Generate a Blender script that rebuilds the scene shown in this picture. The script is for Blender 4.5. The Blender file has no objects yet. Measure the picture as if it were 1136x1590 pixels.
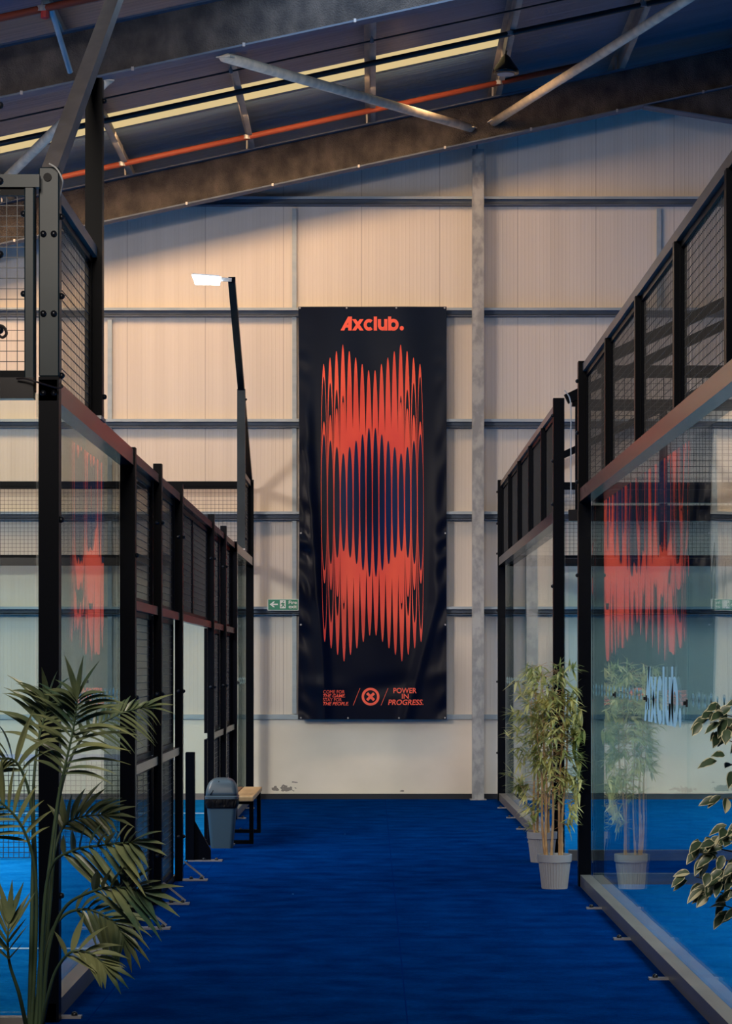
import bpy, math, random
from mathutils import Vector, Matrix
random.seed(7)
sc = bpy.context.scene
COL = sc.collection
F = 3940.0; CX = 577.0; HY = 1034.0; CH = 1.7        # focal length in pixels, vanishing point, eye height

# ------------------------------------------------------------------ camera, world, exposure, lights
cd = bpy.data.cameras.new('camera'); cam = bpy.data.objects.new('camera', cd); COL.objects.link(cam)
cam.location = (0, 0, CH); cam.rotation_euler = (math.pi/2, 0, 0)
cd.sensor_fit = 'VERTICAL'; cd.sensor_height = 36.0; cd.sensor_width = 36.0*1136/1590
cd.lens = F/1590*36.0
cd.shift_x = -(CX-568)/1590; cd.shift_y = (HY-795)/1590
cd.clip_end = 300
sc.camera = cam
sc.view_settings.view_transform = 'Standard'; sc.view_settings.look = 'None'
sc.view_settings.exposure = 0.0; sc.view_settings.gamma = 1.0; sc.view_settings.use_curve_mapping = False
sc.cycles.transparent_max_bounces = 32
sc.cycles.max_bounces = 10
w = bpy.data.worlds.new('world'); sc.world = w; w.use_nodes = True
w.node_tree.nodes['Background'].inputs[0].default_value = (0.10, 0.22, 0.45, 1)
w.node_tree.nodes['Background'].inputs[1].default_value = 0.25

def area(name, loc, direction, sx, sy, power, color, spread=180):
    l = bpy.data.lights.new(name, 'AREA'); l.shape = 'RECTANGLE'; l.size = sx; l.size_y = sy
    l.energy = power; l.color = color; l.spread = math.radians(spread)
    o = bpy.data.objects.new(name, l); COL.objects.link(o); o.location = loc
    o.rotation_euler = Vector(direction).to_track_quat('-Z', 'Y').to_euler()
    return o
def sky_strip():
    # daylight coming in through the roof light strip, thrown down towards the gable
    l = bpy.data.lights.new('rooflight_daylight', 'AREA'); l.shape = 'RECTANGLE'; l.size = 9.5; l.size_y = 0.8
    l.energy = 390; l.color = (1.0, 0.61, 0.31)
    o = bpy.data.objects.new('rooflight_daylight', l); COL.objects.link(o)
    xa = Vector((1, 0, 0.216)).normalized()
    n = Vector((0, 0.52, -0.85)); n = (n - xa*n.dot(xa)).normalized()
    za = -n; ya = za.cross(xa)
    o.matrix_world = Matrix.Translation((-3.3, 29.55, 8.55-3.3*0.216-0.03)) @ Matrix((xa, ya, za)).transposed().to_4x4()
sky_strip()
area('fill_front', (-8.0, 16, 6.6), (0.42, 0.90, -0.22), 2.5, 1.5, 430, (1.0, 0.83, 0.69), 80)  # unseen fill added to lift the end wall, not a hall fitting
area('fill_rear', (-1.5, 2.0, 6.5), (0.03, 0.80, -0.34), 3, 2, 185, (1.0, 0.87, 0.73), 80)  # added to brighten plants and wall from the camera end, no real fitting
area('fill_cool', (0.3, 22, 7.7), (0, 0.25, -1), 3, 5, 130, (0.6, 0.78, 1.0))  # added bluish fill over the aisle, stands for no lamp
area('left_court_light', (-7.5, 20, 6.2), (0, 0.15, -1), 6, 12, 1150, (0.85, 0.95, 1.0), 120)
area('right_court_light', (8.0, 15, 6.2), (0, 0.1, -1), 8, 8, 950, (0.85, 0.95, 1.0), 110)
area('far_right_court_light', (7.5, 27, 6.2), (0, 0.1, -1), 8, 8, 500, (0.9, 0.92, 1.0), 120)
area('fill_left', (-12.5, 27, 4.6), (1, 0.35, 0.0), 6, 2, 120, (1.0, 0.86, 0.72))  # unseen warm area lamp on the left; no window is built there

# ------------------------------------------------------------------ materials
def pmat(name, col, rough=0.5, metal=0.0, spec=0.5, noise=None, bump=None, emis=None, coat=0.0):
    m = bpy.data.materials.new(name); m.use_nodes = True
    nt = m.node_tree; b = nt.nodes['Principled BSDF']
    b.inputs['Base Color'].default_value = (*col, 1); b.inputs['Roughness'].default_value = rough
    b.inputs['Metallic'].default_value = metal; b.inputs['Specular IOR Level'].default_value = spec
    b.inputs['Coat Weight'].default_value = coat
    tc = nt.nodes.new('ShaderNodeTexCoord')
    if noise:
        # noise = (scale xyz, colour2, low, high, detail)
        sc3, c2, lo, hi = noise[:4]
        mp = nt.nodes.new('ShaderNodeMapping'); mp.inputs['Scale'].default_value = sc3
        nz = nt.nodes.new('ShaderNodeTexNoise'); nz.inputs['Scale'].default_value = 1.0; nz.inputs['Detail'].default_value = 6
        cr = nt.nodes.new('ShaderNodeValToRGB')
        cr.color_ramp.elements[0].position = lo; cr.color_ramp.elements[0].color = (*col, 1)
        cr.color_ramp.elements[1].position = hi; cr.color_ramp.elements[1].color = (*c2, 1)
        nt.links.new(tc.outputs['Object'], mp.inputs[0]); nt.links.new(mp.outputs[0], nz.inputs[0])
        nt.links.new(nz.outputs['Fac'], cr.inputs[0]); nt.links.new(cr.outputs[0], b.inputs['Base Color'])
    if bump:
        sc3, st, dist = bump
        mp = nt.nodes.new('ShaderNodeMapping'); mp.inputs['Scale'].default_value = sc3
        nz = nt.nodes.new('ShaderNodeTexNoise'); nz.inputs['Scale'].default_value = 1.0; nz.inputs['Detail'].default_value = 4
        bp = nt.nodes.new('ShaderNodeBump'); bp.inputs['Strength'].default_value = st; bp.inputs['Distance'].default_value = dist
        nt.links.new(tc.outputs['Object'], mp.inputs[0]); nt.links.new(mp.outputs[0], nz.inputs[0])
        nt.links.new(nz.outputs['Fac'], bp.inputs['Height']); nt.links.new(bp.outputs[0], b.inputs['Normal'])
    if emis:
        b.inputs['Emission Color'].default_value = (*emis[0], 1); b.inputs['Emission Strength'].default_value = emis[1]
    return m

M = {}
M['black'] = pmat('black_painted_steel', (0.0012, 0.0022, 0.0050), 0.34, spec=0.05)
M['blacksmooth'] = pmat('black_satin_steel', (0.0025, 0.0035, 0.007), 0.25, spec=0.35)
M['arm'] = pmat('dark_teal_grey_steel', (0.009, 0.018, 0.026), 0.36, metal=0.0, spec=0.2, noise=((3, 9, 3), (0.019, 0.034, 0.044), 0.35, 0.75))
M['armlit'] = pmat('lit_grey_steel', (0.17, 0.155, 0.145), 0.38, metal=0.1, noise=((9, 2, 9), (0.25, 0.225, 0.21), 0.35, 0.75))  # lighter copy of the arm steel, its bright reflection painted into the colour
M['rail'] = pmat('satin_dark_rail', (0.010, 0.009, 0.012), 0.20, spec=0.42)
M['baserail'] = pmat('grey_base_rail', (0.15, 0.145, 0.14), 0.35, noise=((9, 2, 9), (0.20, 0.19, 0.18), 0.35, 0.7))
M['galv'] = pmat('galvanised_steel', (0.24, 0.255, 0.265), 0.55, metal=0.25, noise=((11, 11, 7), (0.38, 0.39, 0.39), 0.40, 0.60), bump=((14, 14, 9), 0.3, 0.01))
M['girt'] = pmat('galvanised_rail', (0.30, 0.37, 0.43), 0.5, metal=0.3, noise=((3, 9, 9), (0.40, 0.46, 0.50), 0.35, 0.7))
M['rafter'] = pmat('weathered_painted_steel', (0.022, 0.020, 0.023), 0.8, metal=0.0, noise=((5, 2, 3.4), (0.076, 0.065, 0.061), 0.36, 0.66), bump=((70, 70, 70), 1.0, 0.02))
M['flange'] = pmat('blue_grey_flange_and_recess_shade', (0.05, 0.075, 0.12), 0.6, noise=((3, 9, 9), (0.09, 0.12, 0.17), 0.35, 0.7))  # flange steel; also paints the shade inside the wall rails
M['tube'] = pmat('painted_bracing_tube', (0.50, 0.45, 0.37), 0.6, noise=((7, 7, 7), (0.72, 0.62, 0.48), 0.4, 0.65))
M['purlin'] = pmat('purlin_steel', (0.19, 0.19, 0.19), 0.6, metal=0.2, noise=((6, 2, 6), (0.30, 0.28, 0.25), 0.4, 0.65))
M['orange'] = pmat('orange_pipe_paint', (0.20, 0.042, 0.022), 0.55, spec=0.3)
M['darkpipe'] = pmat('dark_pipe', (0.018, 0.014, 0.016), 0.5)
M['wire'] = pmat('black_coated_wire', (0.008, 0.009, 0.012), 0.45)
M['bolt'] = pmat('dark_bolt_head', (0.012, 0.014, 0.02), 0.3, metal=0.4)
M['plate'] = pmat('zinc_plate', (0.30, 0.30, 0.32), 0.4, metal=0.6)
M['banner'] = pmat('navy_black_vinyl', (0.0012, 0.0034, 0.0150), 0.27, spec=0.09)
M['lens_dark'] = pmat('navy_print', (0.0014, 0.003, 0.014), 0.30, spec=0.10, noise=((1.3, 1, 0.25), (0.002, 0.016, 0.095), 0.42, 0.60))
M['red'] = pmat('coral_red_print', (0.72, 0.055, 0.045), 0.45, spec=0.3, noise=((1.2, 1, 0.5), (0.92, 0.12, 0.06), 0.40, 0.65))
M['coral'] = pmat('coral_text_print', (0.95, 0.135, 0.085), 0.5, spec=0.2)
M['sign_green'] = pmat('sign_green', (0.012, 0.24, 0.13), 0.4)
M['white'] = pmat('sign_white', (0.80, 0.84, 0.80), 0.4)
M['kerb'] = pmat('dark_rubber_kerb', (0.010, 0.013, 0.022), 0.7)
M['binbody'] = pmat('blue_grey_plastic', (0.028, 0.062, 0.092), 0.42, bump=((30, 30, 30), 0.1, 0.004))
M['binlid'] = pmat('grey_lid_plastic', (0.045, 0.072, 0.095), 0.36)
M['liner'] = pmat('black_bin_liner', (0.003, 0.003, 0.004), 0.45, spec=0.12, bump=((25, 25, 12), 0.8, 0.03))
M['pot'] = pmat('grey_ribbed_pot_plastic', (0.36, 0.355, 0.36), 0.5)
M['soil'] = pmat('dark_potting_soil', (0.02, 0.014, 0.010), 0.9, noise=((40, 40, 40), (0.05, 0.035, 0.02), 0.4, 0.6))
M['cane'] = pmat('bamboo_cane', (0.52, 0.30, 0.13), 0.45, noise=((10, 10, 14), (0.66, 0.42, 0.20), 0.4, 0.6))
M['frost'] = None
M['lampbody'] = pmat('lamp_housing', (0.25, 0.26, 0.28), 0.4, metal=0.5)
M['lampglow'] = pmat('led_panel', (1, 1, 1), 0.4, emis=((0.93, 0.97, 1.0), 22))
M['lampdim'] = pmat('dim_lamp_diffuser', (0.20, 0.26, 0.32), 0.3)
M['net'] = pmat('black_net_cord', (0.006, 0.007, 0.010), 0.7)
M['band'] = pmat('grey_net_band', (0.25, 0.28, 0.33), 0.7)
M['bark'] = pmat('brown_bark', (0.10, 0.06, 0.035), 0.8)
M['red_fitting'] = pmat('red_fitting', (0.25, 0.012, 0.015), 0.5)
M['cable'] = pmat('pale_cable', (0.45, 0.47, 0.48), 0.5)

def leafmat(name, c1, c2, rough=0.42, trans=0.25):
    m = pmat(name, c1, rough, noise=((4, 4, 4), c2, 0.38, 0.62))
    nt = m.node_tree; b = nt.nodes['Principled BSDF']; out = nt.nodes['Material Output']
    tr = nt.nodes.new('ShaderNodeBsdfTranslucent'); mx = nt.nodes.new('ShaderNodeMixShader'); mx.inputs[0].default_value = trans
    src = b.inputs['Base Color'].links[0].from_socket
    nt.links.new(src, tr.inputs[0]); nt.links.new(b.outputs[0], mx.inputs[1]); nt.links.new(tr.outputs[0], mx.inputs[2])
    nt.links.new(mx.outputs[0], out.inputs[0])
    return m
M['frost'] = leafmat('frosted_vinyl', (0.66, 0.84, 0.84), (0.68, 0.86, 0.86), rough=0.8, trans=0.6)
M['palm'] = leafmat('palm_leaf', (0.035, 0.085, 0.055), (0.25, 0.275, 0.125), rough=0.35, trans=0.18)
M['palmstem'] = pmat('palm_stem', (0.05, 0.085, 0.045), 0.5)
M['bamboo'] = leafmat('bamboo_leaf', (0.26, 0.33, 0.08), (0.92, 0.84, 0.36), trans=0.3)
M['ficus'] = leafmat('ficus_leaf_green', (0.030, 0.065, 0.040), (0.07, 0.12, 0.065))
M['ficuscream'] = leafmat('ficus_leaf_cream_margin', (0.60, 0.58, 0.36), (0.74, 0.72, 0.48))

def woodmat():
    m = pmat('pale_bench_wood', (0.62, 0.36, 0.15), 0.45, noise=((10, 1.2, 10), (0.78, 0.50, 0.24), 0.35, 0.65))
    return m
M['wood'] = woodmat()
M['woodshade'] = pmat('shaded_bench_wood', (0.16, 0.075, 0.035), 0.5, noise=((10, 1.2, 10), (0.24, 0.12, 0.06), 0.35, 0.65))  # darkened copy of the bench wood, shade painted into the colour

def glassmat(tint, ior, name='court_glass'):
    m = bpy.data.materials.new(name); m.use_nodes = True; nt = m.node_tree
    for n in list(nt.nodes): nt.nodes.remove(n)
    out = nt.nodes.new('ShaderNodeOutputMaterial')
    tr = nt.nodes.new('ShaderNodeBsdfTransparent'); tr.inputs[0].default_value = (*tint, 1)
    gl = nt.nodes.new('ShaderNodeBsdfGlossy'); gl.inputs['Roughness'].default_value = 0.0
    gl.inputs[0].default_value = (0.98, 1.0, 0.98, 1)
    fr = nt.nodes.new('ShaderNodeFresnel'); ge = nt.nodes.new('ShaderNodeNewGeometry')
    mi = nt.nodes.new('ShaderNodeMix'); mi.data_type = 'FLOAT'
    mi.inputs[2].default_value = ior; mi.inputs[3].default_value = 1/ior
    nt.links.new(ge.outputs['Backfacing'], mi.inputs[0]); nt.links.new(mi.outputs[0], fr.inputs[0])
    mx = nt.nodes.new('ShaderNodeMixShader')
    nt.links.new(fr.outputs[0], mx.inputs[0]); nt.links.new(tr.outputs[0], mx.inputs[1]); nt.links.new(gl.outputs[0], mx.inputs[2])
    # slight waviness of toughened glass
    tc = nt.nodes.new('ShaderNodeTexCoord'); mp = nt.nodes.new('ShaderNodeMapping'); mp.inputs['Scale'].default_value = (1.6, 1.6, 0.7)
    nz = nt.nodes.new('ShaderNodeTexNoise'); nz.inputs['Scale'].default_value = 1.0; nz.inputs['Detail'].default_value = 1.0
    bp = nt.nodes.new('ShaderNodeBump'); bp.inputs['Strength'].default_value = 1.0; bp.inputs['Distance'].default_value = 0.0011
    nt.links.new(tc.outputs['Object'], mp.inputs[0]); nt.links.new(mp.outputs[0], nz.inputs[0]); nt.links.new(nz.outputs['Fac'], bp.inputs['Height'])
    nt.links.new(bp.outputs[0], gl.inputs['Normal'])
    nt.links.new(mx.outputs[0], out.inputs[0])
    return m
M['glass'] = glassmat((0.925, 0.982, 0.985), 1.23)

def wall_mat():
    m = bpy.data.materials.new('ribbed_cream_wall_panel'); m.use_nodes = True
    nt = m.node_tree; b = nt.nodes['Principled BSDF']; b.inputs['Roughness'].default_value = 0.5
    tc = nt.nodes.new('ShaderNodeTexCoord'); sp = nt.nodes.new('ShaderNodeSeparateXYZ')
    nt.links.new(tc.outputs['Object'], sp.inputs[0])
    def math_(op, a=None, bb=None):
        n = nt.nodes.new('ShaderNodeMath'); n.operation = op
        for k, v in ((0, a), (1, bb)):
            if v is None: continue
            if isinstance(v, (int, float)): n.inputs[k].default_value = v
            else: nt.links.new(v, n.inputs[k])
        return n.outputs[0]
    X = sp.outputs[0]
    # ribs every 85 mm, panel joint every 1.0 m
    rib = math_('ABSOLUTE', math_('SUBTRACT', math_('FRACT', math_('MULTIPLY', X, 21.0)), 0.5))
    rib = math_('POWER', math_('MULTIPLY', rib, 2.0), 6.0)
    jo = math_('ABSOLUTE', math_('SUBTRACT', math_('FRACT', math_('ADD', math_('MULTIPLY', X, 1.0), 0.63)), 0.5))
    jline = math_('LESS_THAN', jo, 0.0035)
    mp = nt.nodes.new('ShaderNodeMapping'); mp.inputs['Scale'].default_value = (7, 1, 0.25)
    nz = nt.nodes.new('ShaderNodeTexNoise'); nz.inputs['Scale'].default_value = 1; nz.inputs['Detail'].default_value = 5
    nt.links.new(tc.outputs['Object'], mp.inputs[0]); nt.links.new(mp.outputs[0], nz.inputs[0])
    cr = nt.nodes.new('ShaderNodeValToRGB')
    cr.color_ramp.elements[0].position = 0.3; cr.color_ramp.elements[0].color = (0.66, 0.60, 0.53, 1)
    cr.color_ramp.elements[1].position = 0.7; cr.color_ramp.elements[1].color = (0.74, 0.68, 0.61, 1)
    nt.links.new(nz.outputs['Fac'], cr.inputs[0])
    mx = nt.nodes.new('ShaderNodeMix'); mx.data_type = 'RGBA'
    nt.links.new(jline, mx.inputs[0]); nt.links.new(cr.outputs[0], mx.inputs[6]); mx.inputs[7].default_value = (0.40, 0.35, 0.32, 1)
    nt.links.new(mx.outputs[2], b.inputs['Base Color'])
    bp = nt.nodes.new('ShaderNodeBump'); bp.inputs['Strength'].default_value = 0.30; bp.inputs['Distance'].default_value = 0.006
    nt.links.new(rib, bp.inputs['Height']); nt.links.new(bp.outputs[0], b.inputs['Normal'])
    return m
M['wall'] = wall_mat()
def plinth_mat():
    m = pmat('scuffed_cream_plinth', (0.76, 0.70, 0.60), 0.6, noise=((0.9, 1, 1.4), (0.86, 0.79, 0.69), 0.35, 0.65))
    nt = m.node_tree; b = nt.nodes['Principled BSDF']
    tc = nt.nodes.new('ShaderNodeTexCoord')
    # a few grey scuffs low on the panel
    src = b.inputs['Base Color'].links[0].from_socket
    prev = src
    for (x, z, rx, rz) in ((-1.09, 0.13, 0.13, 0.055), (-1.22, 0.12, 0.08, 0.04), (-0.98, 0.21, 0.05, 0.015), (0.38, 0.10, 0.035, 0.015), (4.0, 0.12, 0.2, 0.05)):
        mp = nt.nodes.new('ShaderNodeMapping'); mp.vector_type = 'POINT'
        mp.inputs['Location'].default_value = (-x/rx, 0, -z/rz); mp.inputs['Scale'].default_value = (1/rx, 0, 1/rz)
        nt.links.new(tc.outputs['Object'], mp.inputs[0])
        ln = nt.nodes.new('ShaderNodeVectorMath'); ln.operation = 'LENGTH'; nt.links.new(mp.outputs[0], ln.inputs[0])
        nz = nt.nodes.new('ShaderNodeTexNoise'); nz.inputs['Scale'].default_value = 22; nt.links.new(tc.outputs['Object'], nz.inputs[0])
        ad = nt.nodes.new('ShaderNodeMath'); ad.operation = 'MULTIPLY_ADD'; ad.inputs[1].default_value = 2.6; nt.links.new(nz.outputs['Fac'], ad.inputs[0]); nt.links.new(ln.outputs['Value'], ad.inputs[2])
        lt = nt.nodes.new('ShaderNodeMath'); lt.operation = 'LESS_THAN'; lt.inputs[1].default_value = 1.9; nt.links.new(ad.outputs[0], lt.inputs[0])
        mx = nt.nodes.new('ShaderNodeMix'); mx.data_type = 'RGBA'; mx.inputs[7].default_value = (0.26, 0.23, 0.21, 1)
        nt.links.new(lt.outputs[0], mx.inputs[0]); nt.links.new(prev, mx.inputs[6]); prev = mx.outputs[2]
    nt.links.new(prev, b.inputs['Base Color'])
    return m
M['plinth'] = plinth_mat()
M['roof'] = pmat('roof_lining_sheet', (0.034, 0.080, 0.14), 0.5, noise=((0.4, 7, 1), (0.052, 0.108, 0.175), 0.35, 0.65), bump=((0.3, 14, 1), 0.5, 0.02))
M['skylight'] = pmat('translucent_rooflight', (0.12, 0.1, 0.07), 0.6, spec=0.1, emis=((1.0, 0.76, 0.36), 0.66))
def turf(name, c1, c2, c3, seams=False):
    m = pmat(name, c1, 0.95, spec=0.0, noise=((3.2, 3.6, 1), c2, 0.34, 0.70), bump=((160, 160, 30), 0.5, 0.01))
    nt = m.node_tree; b = nt.nodes['Principled BSDF']; tc = nt.nodes.new('ShaderNodeTexCoord')
    prev = b.inputs['Base Color'].links[0].from_socket
    nz = nt.nodes.new('ShaderNodeTexNoise'); nz.inputs['Scale'].default_value = 60; nz.inputs['Detail'].default_value = 3
    mpp = nt.nodes.new('ShaderNodeMapping'); mpp.inputs['Scale'].default_value = (0.5, 0.8, 1)
    nt.links.new(tc.outputs['Object'], mpp.inputs[0]); nt.links.new(mpp.outputs[0], nz.inputs[0])
    mx = nt.nodes.new('ShaderNodeMix'); mx.data_type = 'RGBA'; mx.blend_type = 'MULTIPLY'; mx.inputs[0].default_value = 0.55
    nt.links.new(prev, mx.inputs[6]); nt.links.new(nz.outputs['Fac'], mx.inputs[7]); prev = mx.outputs[2]
    # pale lint specks
    vo = nt.nodes.new('ShaderNodeTexVoronoi'); vo.inputs['Scale'].default_value = 1.5; nt.links.new(tc.outputs['Object'], vo.inputs[0])
    lt = nt.nodes.new('ShaderNodeMath'); lt.operation = 'LESS_THAN'; lt.inputs[1].default_value = 0.012; nt.links.new(vo.outputs['Distance'], lt.inputs[0])
    m2 = nt.nodes.new('ShaderNodeMix'); m2.data_type = 'RGBA'; m2.inputs[7].default_value = (*c3, 1)
    nt.links.new(lt.outputs[0], m2.inputs[0]); nt.links.new(prev, m2.inputs[6]); prev = m2.outputs[2]
    if seams:
        sp = nt.nodes.new('ShaderNodeSeparateXYZ'); nt.links.new(tc.outputs['Object'], sp.inputs[0])
        for sx in (-1.36, 0.17):
            a = nt.nodes.new('ShaderNodeMath'); a.operation = 'SUBTRACT'; a.inputs[1].default_value = sx; nt.links.new(sp.outputs[0], a.inputs[0])
            n2 = nt.nodes.new('ShaderNodeMath'); n2.operation = 'ABSOLUTE'; nt.links.new(a.outputs[0], n2.inputs[0])
            l2 = nt.nodes.new('ShaderNodeMath'); l2.operation = 'LESS_THAN'; l2.inputs[1].default_value = 0.004; nt.links.new(n2.outputs[0], l2.inputs[0])
            m3 = nt.nodes.new('ShaderNodeMix'); m3.data_type = 'RGBA'; m3.inputs[7].default_value = (0.0002, 0.016, 0.11, 1)
            nt.links.new(l2.outputs[0], m3.inputs[0]); nt.links.new(prev, m3.inputs[6]); prev = m3.outputs[2]
    nt.links.new(prev, b.inputs['Base Color'])
    return m
M['turf'] = turf('dark_blue_turf', (0.0002, 0.022, 0.135), (0.0005, 0.044, 0.225), (0.15, 0.4, 0.8), True)
M['court'] = turf('bright_blue_court_turf', (0.003, 0.17, 0.52), (0.010, 0.25, 0.66), (0.3, 0.6, 0.9))
M['line'] = pmat('white_court_line', (0.55, 0.68, 0.8), 0.9)

# ------------------------------------------------------------------ builders
class MB:
    def __init__(s): s.v = []; s.f = []; s.mi = []; s.cur = 0; s.smooth = False; s.sm = []
    def add(s, vs, fs):
        n = len(s.v); s.v += [tuple(p) for p in vs]
        for f in fs: s.f.append([i+n for i in f]); s.mi.append(s.cur); s.sm.append(s.smooth)
        return s
    def box(s, x0, x1, y0, y1, z0, z1):
        if x0 > x1: x0, x1 = x1, x0
        if y0 > y1: y0, y1 = y1, y0
        if z0 > z1: z0, z1 = z1, z0
        vs = [(x0,y0,z0),(x1,y0,z0),(x1,y1,z0),(x0,y1,z0),(x0,y0,z1),(x1,y0,z1),(x1,y1,z1),(x0,y1,z1)]
        return s.add(vs, [(0,3,2,1),(4,5,6,7),(0,1,5,4),(1,2,6,5),(2,3,7,6),(3,0,4,7)])
    def bevbox(s, x0, x1, y0, y1, z0, z1, b=0.006):
        # box with chamfered long edges (all 12), as an 8-corner octagonal prism per axis z plus capped edges
        vs = []
        for z, i in ((z0, b), (z0+b, 0), (z1-b, 0), (z1, b)):
            a, c, d, e = x0+i, x1-i, y0+i, y1-i
            vs += [(a+b, d, z), (c-b, d, z), (c, d+b, z), (c, e-b, z), (c-b, e, z), (a+b, e, z), (a, e-b, z), (a, d+b, z)]
        fs = [tuple(range(7, -1, -1)), tuple(range(24, 32))]
        for r in range(3):
            for k in range(8):
                fs.append((r*8+k, r*8+(k+1) % 8, (r+1)*8+(k+1) % 8, (r+1)*8+k))
        return s.add(vs, fs)
    def tube(s, pts, r, n=8, cap=True):
        pts = [Vector(p) for p in pts]; rs = r if isinstance(r, (list, tuple)) else [r]*len(pts)
        ring = []; ref = None
        for i, p in enumerate(pts):
            d = (pts[min(i+1, len(pts)-1)] - pts[max(i-1, 0)]).normalized()
            if ref is None:
                ref = Vector((0, 0, 1)) if abs(d.z) < 0.9 else Vector((1, 0, 0))
            u = d.cross(ref).normalized(); v = u.cross(d).normalized(); ref = v
            ring.append([p + (u*math.cos(2*math.pi*k/n) + v*math.sin(2*math.pi*k/n))*rs[i] for k in range(n)])
        vs = [q for rr in ring for q in rr]; fs = []
        for i in range(len(pts)-1):
            for k in range(n): fs.append((i*n+k, i*n+(k+1) % n, (i+1)*n+(k+1) % n, (i+1)*n+k))
        if cap: fs += [tuple(range(n-1, -1, -1)), tuple((len(pts)-1)*n+k for k in range(n))]
        return s.add(vs, fs)
    def bar(s, a, b, w_, h_, side=(1, 0, 0)):
        a = Vector(a); b = Vector(b); d = (b-a).normalized(); u = Vector(side); u = (u-d*u.dot(d)).normalized(); v = d.cross(u)
        vs = [p + u*sx*w_/2 + v*sy*h_/2 for p in (a, b) for sx, sy in ((-1,-1),(1,-1),(1,1),(-1,1))]
        return s.add(vs, [(3,2,1,0),(4,5,6,7),(0,1,5,4),(1,2,6,5),(2,3,7,6),(3,0,4,7)])
    def lathe(s, prof, c, n=24, sx=1, sy=1):
        vs = []; fs = []
        for (r, z) in prof:
            for k in range(n):
                a = 2*math.pi*k/n; vs.append((c[0]+r*sx*math.cos(a), c[1]+r*sy*math.sin(a), c[2]+z))
        for i in range(len(prof)-1):
            for k in range(n): fs.append((i*n+k, i*n+(k+1) % n, (i+1)*n+(k+1) % n, (i+1)*n+k))
        fs += [tuple(range(n-1, -1, -1)), tuple((len(prof)-1)*n+k for k in range(n))]
        return s.add(vs, fs)
def tag(o, label=None, cat=None, group=None, kind=None):
    if label: o['label'] = label
    if cat: o['category'] = cat
    if group: o['group'] = group
    if kind: o['kind'] = kind
    return o
def thing(name, label, cat, loc=(0,0,0), group=None):
    o = bpy.data.objects.new(name, None); COL.objects.link(o); o.location = loc; o.empty_display_size = 0.1
    o['org'] = list(loc)
    return tag(o, label, cat, group)
ORG = {}
def obj(name, mb, mats, parent=None, org=None, smooth=False):
    if not isinstance(mats, (list, tuple)): mats = [mats]
    me = bpy.data.meshes.new(name)
    base = Vector((0, 0, 0))
    if parent is not None:
        base = ORG.get(parent.name, Vector(parent.location))
    elif org is not None: base = Vector(org)
    me.from_pydata([tuple(Vector(p)-base) for p in mb.v], [], mb.f)
    for m in mats: me.materials.append(M[m] if isinstance(m, str) else m)
    me.polygons.foreach_set('material_index', mb.mi)
    me.polygons.foreach_set('use_smooth', [smooth or q for q in mb.sm])
    me.update()
    o = bpy.data.objects.new(name, me); COL.objects.link(o)
    if parent is not None: o.parent = parent; ORG[o.name] = base
    elif org is not None: o.location = org
    return o
def struct(name, mb, mats): return tag(obj(name, mb, mats), kind='structure')
def P(px, py, Y): return Vector(((px-CX)*Y/F, Y, CH-(py-HY)*Y/F))

# ------------------------------------------------------------------ the setting
YW = 32.5                     # gable wall face
SL = 0.216                    # roof slope
RB = 7.88                     # rafter underside at x=0
XL, XR, RIDGE = -13.5, 26.0, 9.0
def roofz(x): return (RB + 0.73 + SL*x) if x <= RIDGE else (RB + 0.73 + SL*(2*RIDGE-x))
struct('floor', MB().box(XL, XR, -6, YW+0.2, -0.1, 0.0), 'turf')
g = MB()
for (a, b) in ((XL, RIDGE), (RIDGE, XR)):
    za, zb = roofz(a)+0.1, roofz(b)+0.1
    vs = [(a, YW, 1.05), (b, YW, 1.05), (b, YW, zb), (a, YW, za), (a, YW+.2, 1.05), (b, YW+.2, 1.05), (b, YW+.2, zb), (a, YW+.2, za)]
    g.add(vs, [(0,1,2,3), (7,6,5,4), (0,4,5,1), (3,2,6,7), (0,3,7,4), (1,5,6,2)])
struct('wall_back', g, 'wall')
struct('trim_1', MB().box(XL, XR, YW-0.03, YW+0.2, 0, 1.05), 'plinth')
struct('baseboard_back', MB().box(XL, XR, YW-0.13, YW-0.03, 0, 0.065), 'kerb')
M['sidewall'] = pmat('dim_side_wall_cladding', (0.20, 0.23, 0.27), 0.6, bump=((1, 12, 1), 0.3, 0.02))
struct('wall_left', MB().box(XL-.2, XL, -6, YW, 0, roofz(XL)), 'sidewall')
struct('wall_right', MB().box(XR, XR+.2, -6, YW, 0, roofz(XR)), 'sidewall')
struct('wall_front', MB().box(XL, XR, -6.2, -6, 0, 11), 'sidewall')
# roof sheets, with the roof light strip let in
SY0, SY1, SX1 = 28.78, 29.62, 1.56
def sheet(mb, x0, x1, y0, y1, dz=0, t=0.05):
    z0, z1 = roofz(x0)+dz, roofz(x1)+dz
    vs = [(x0,y0,z0),(x1,y0,z1),(x1,y1,z1),(x0,y1,z0),(x0,y0,z0+t),(x1,y0,z1+t),(x1,y1,z1+t),(x0,y1,z0+t)]
    mb.add(vs, [(0,3,2,1),(4,5,6,7),(0,1,5,4),(1,2,6,5),(2,3,7,6),(3,0,4,7)])
r = MB()
sheet(r, XL, RIDGE, -6, SY0); sheet(r, XL, RIDGE, SY1, YW+.2); sheet(r, SX1, RIDGE, SY0, SY1); sheet(r, RIDGE, XR, -6, YW+.2)
struct('ceiling', r, 'roof')
k = MB(); sheet(k, XL, SX1, SY0, SY1, 0.01, 0.03)
struct('window_1', k, 'skylight')

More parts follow.
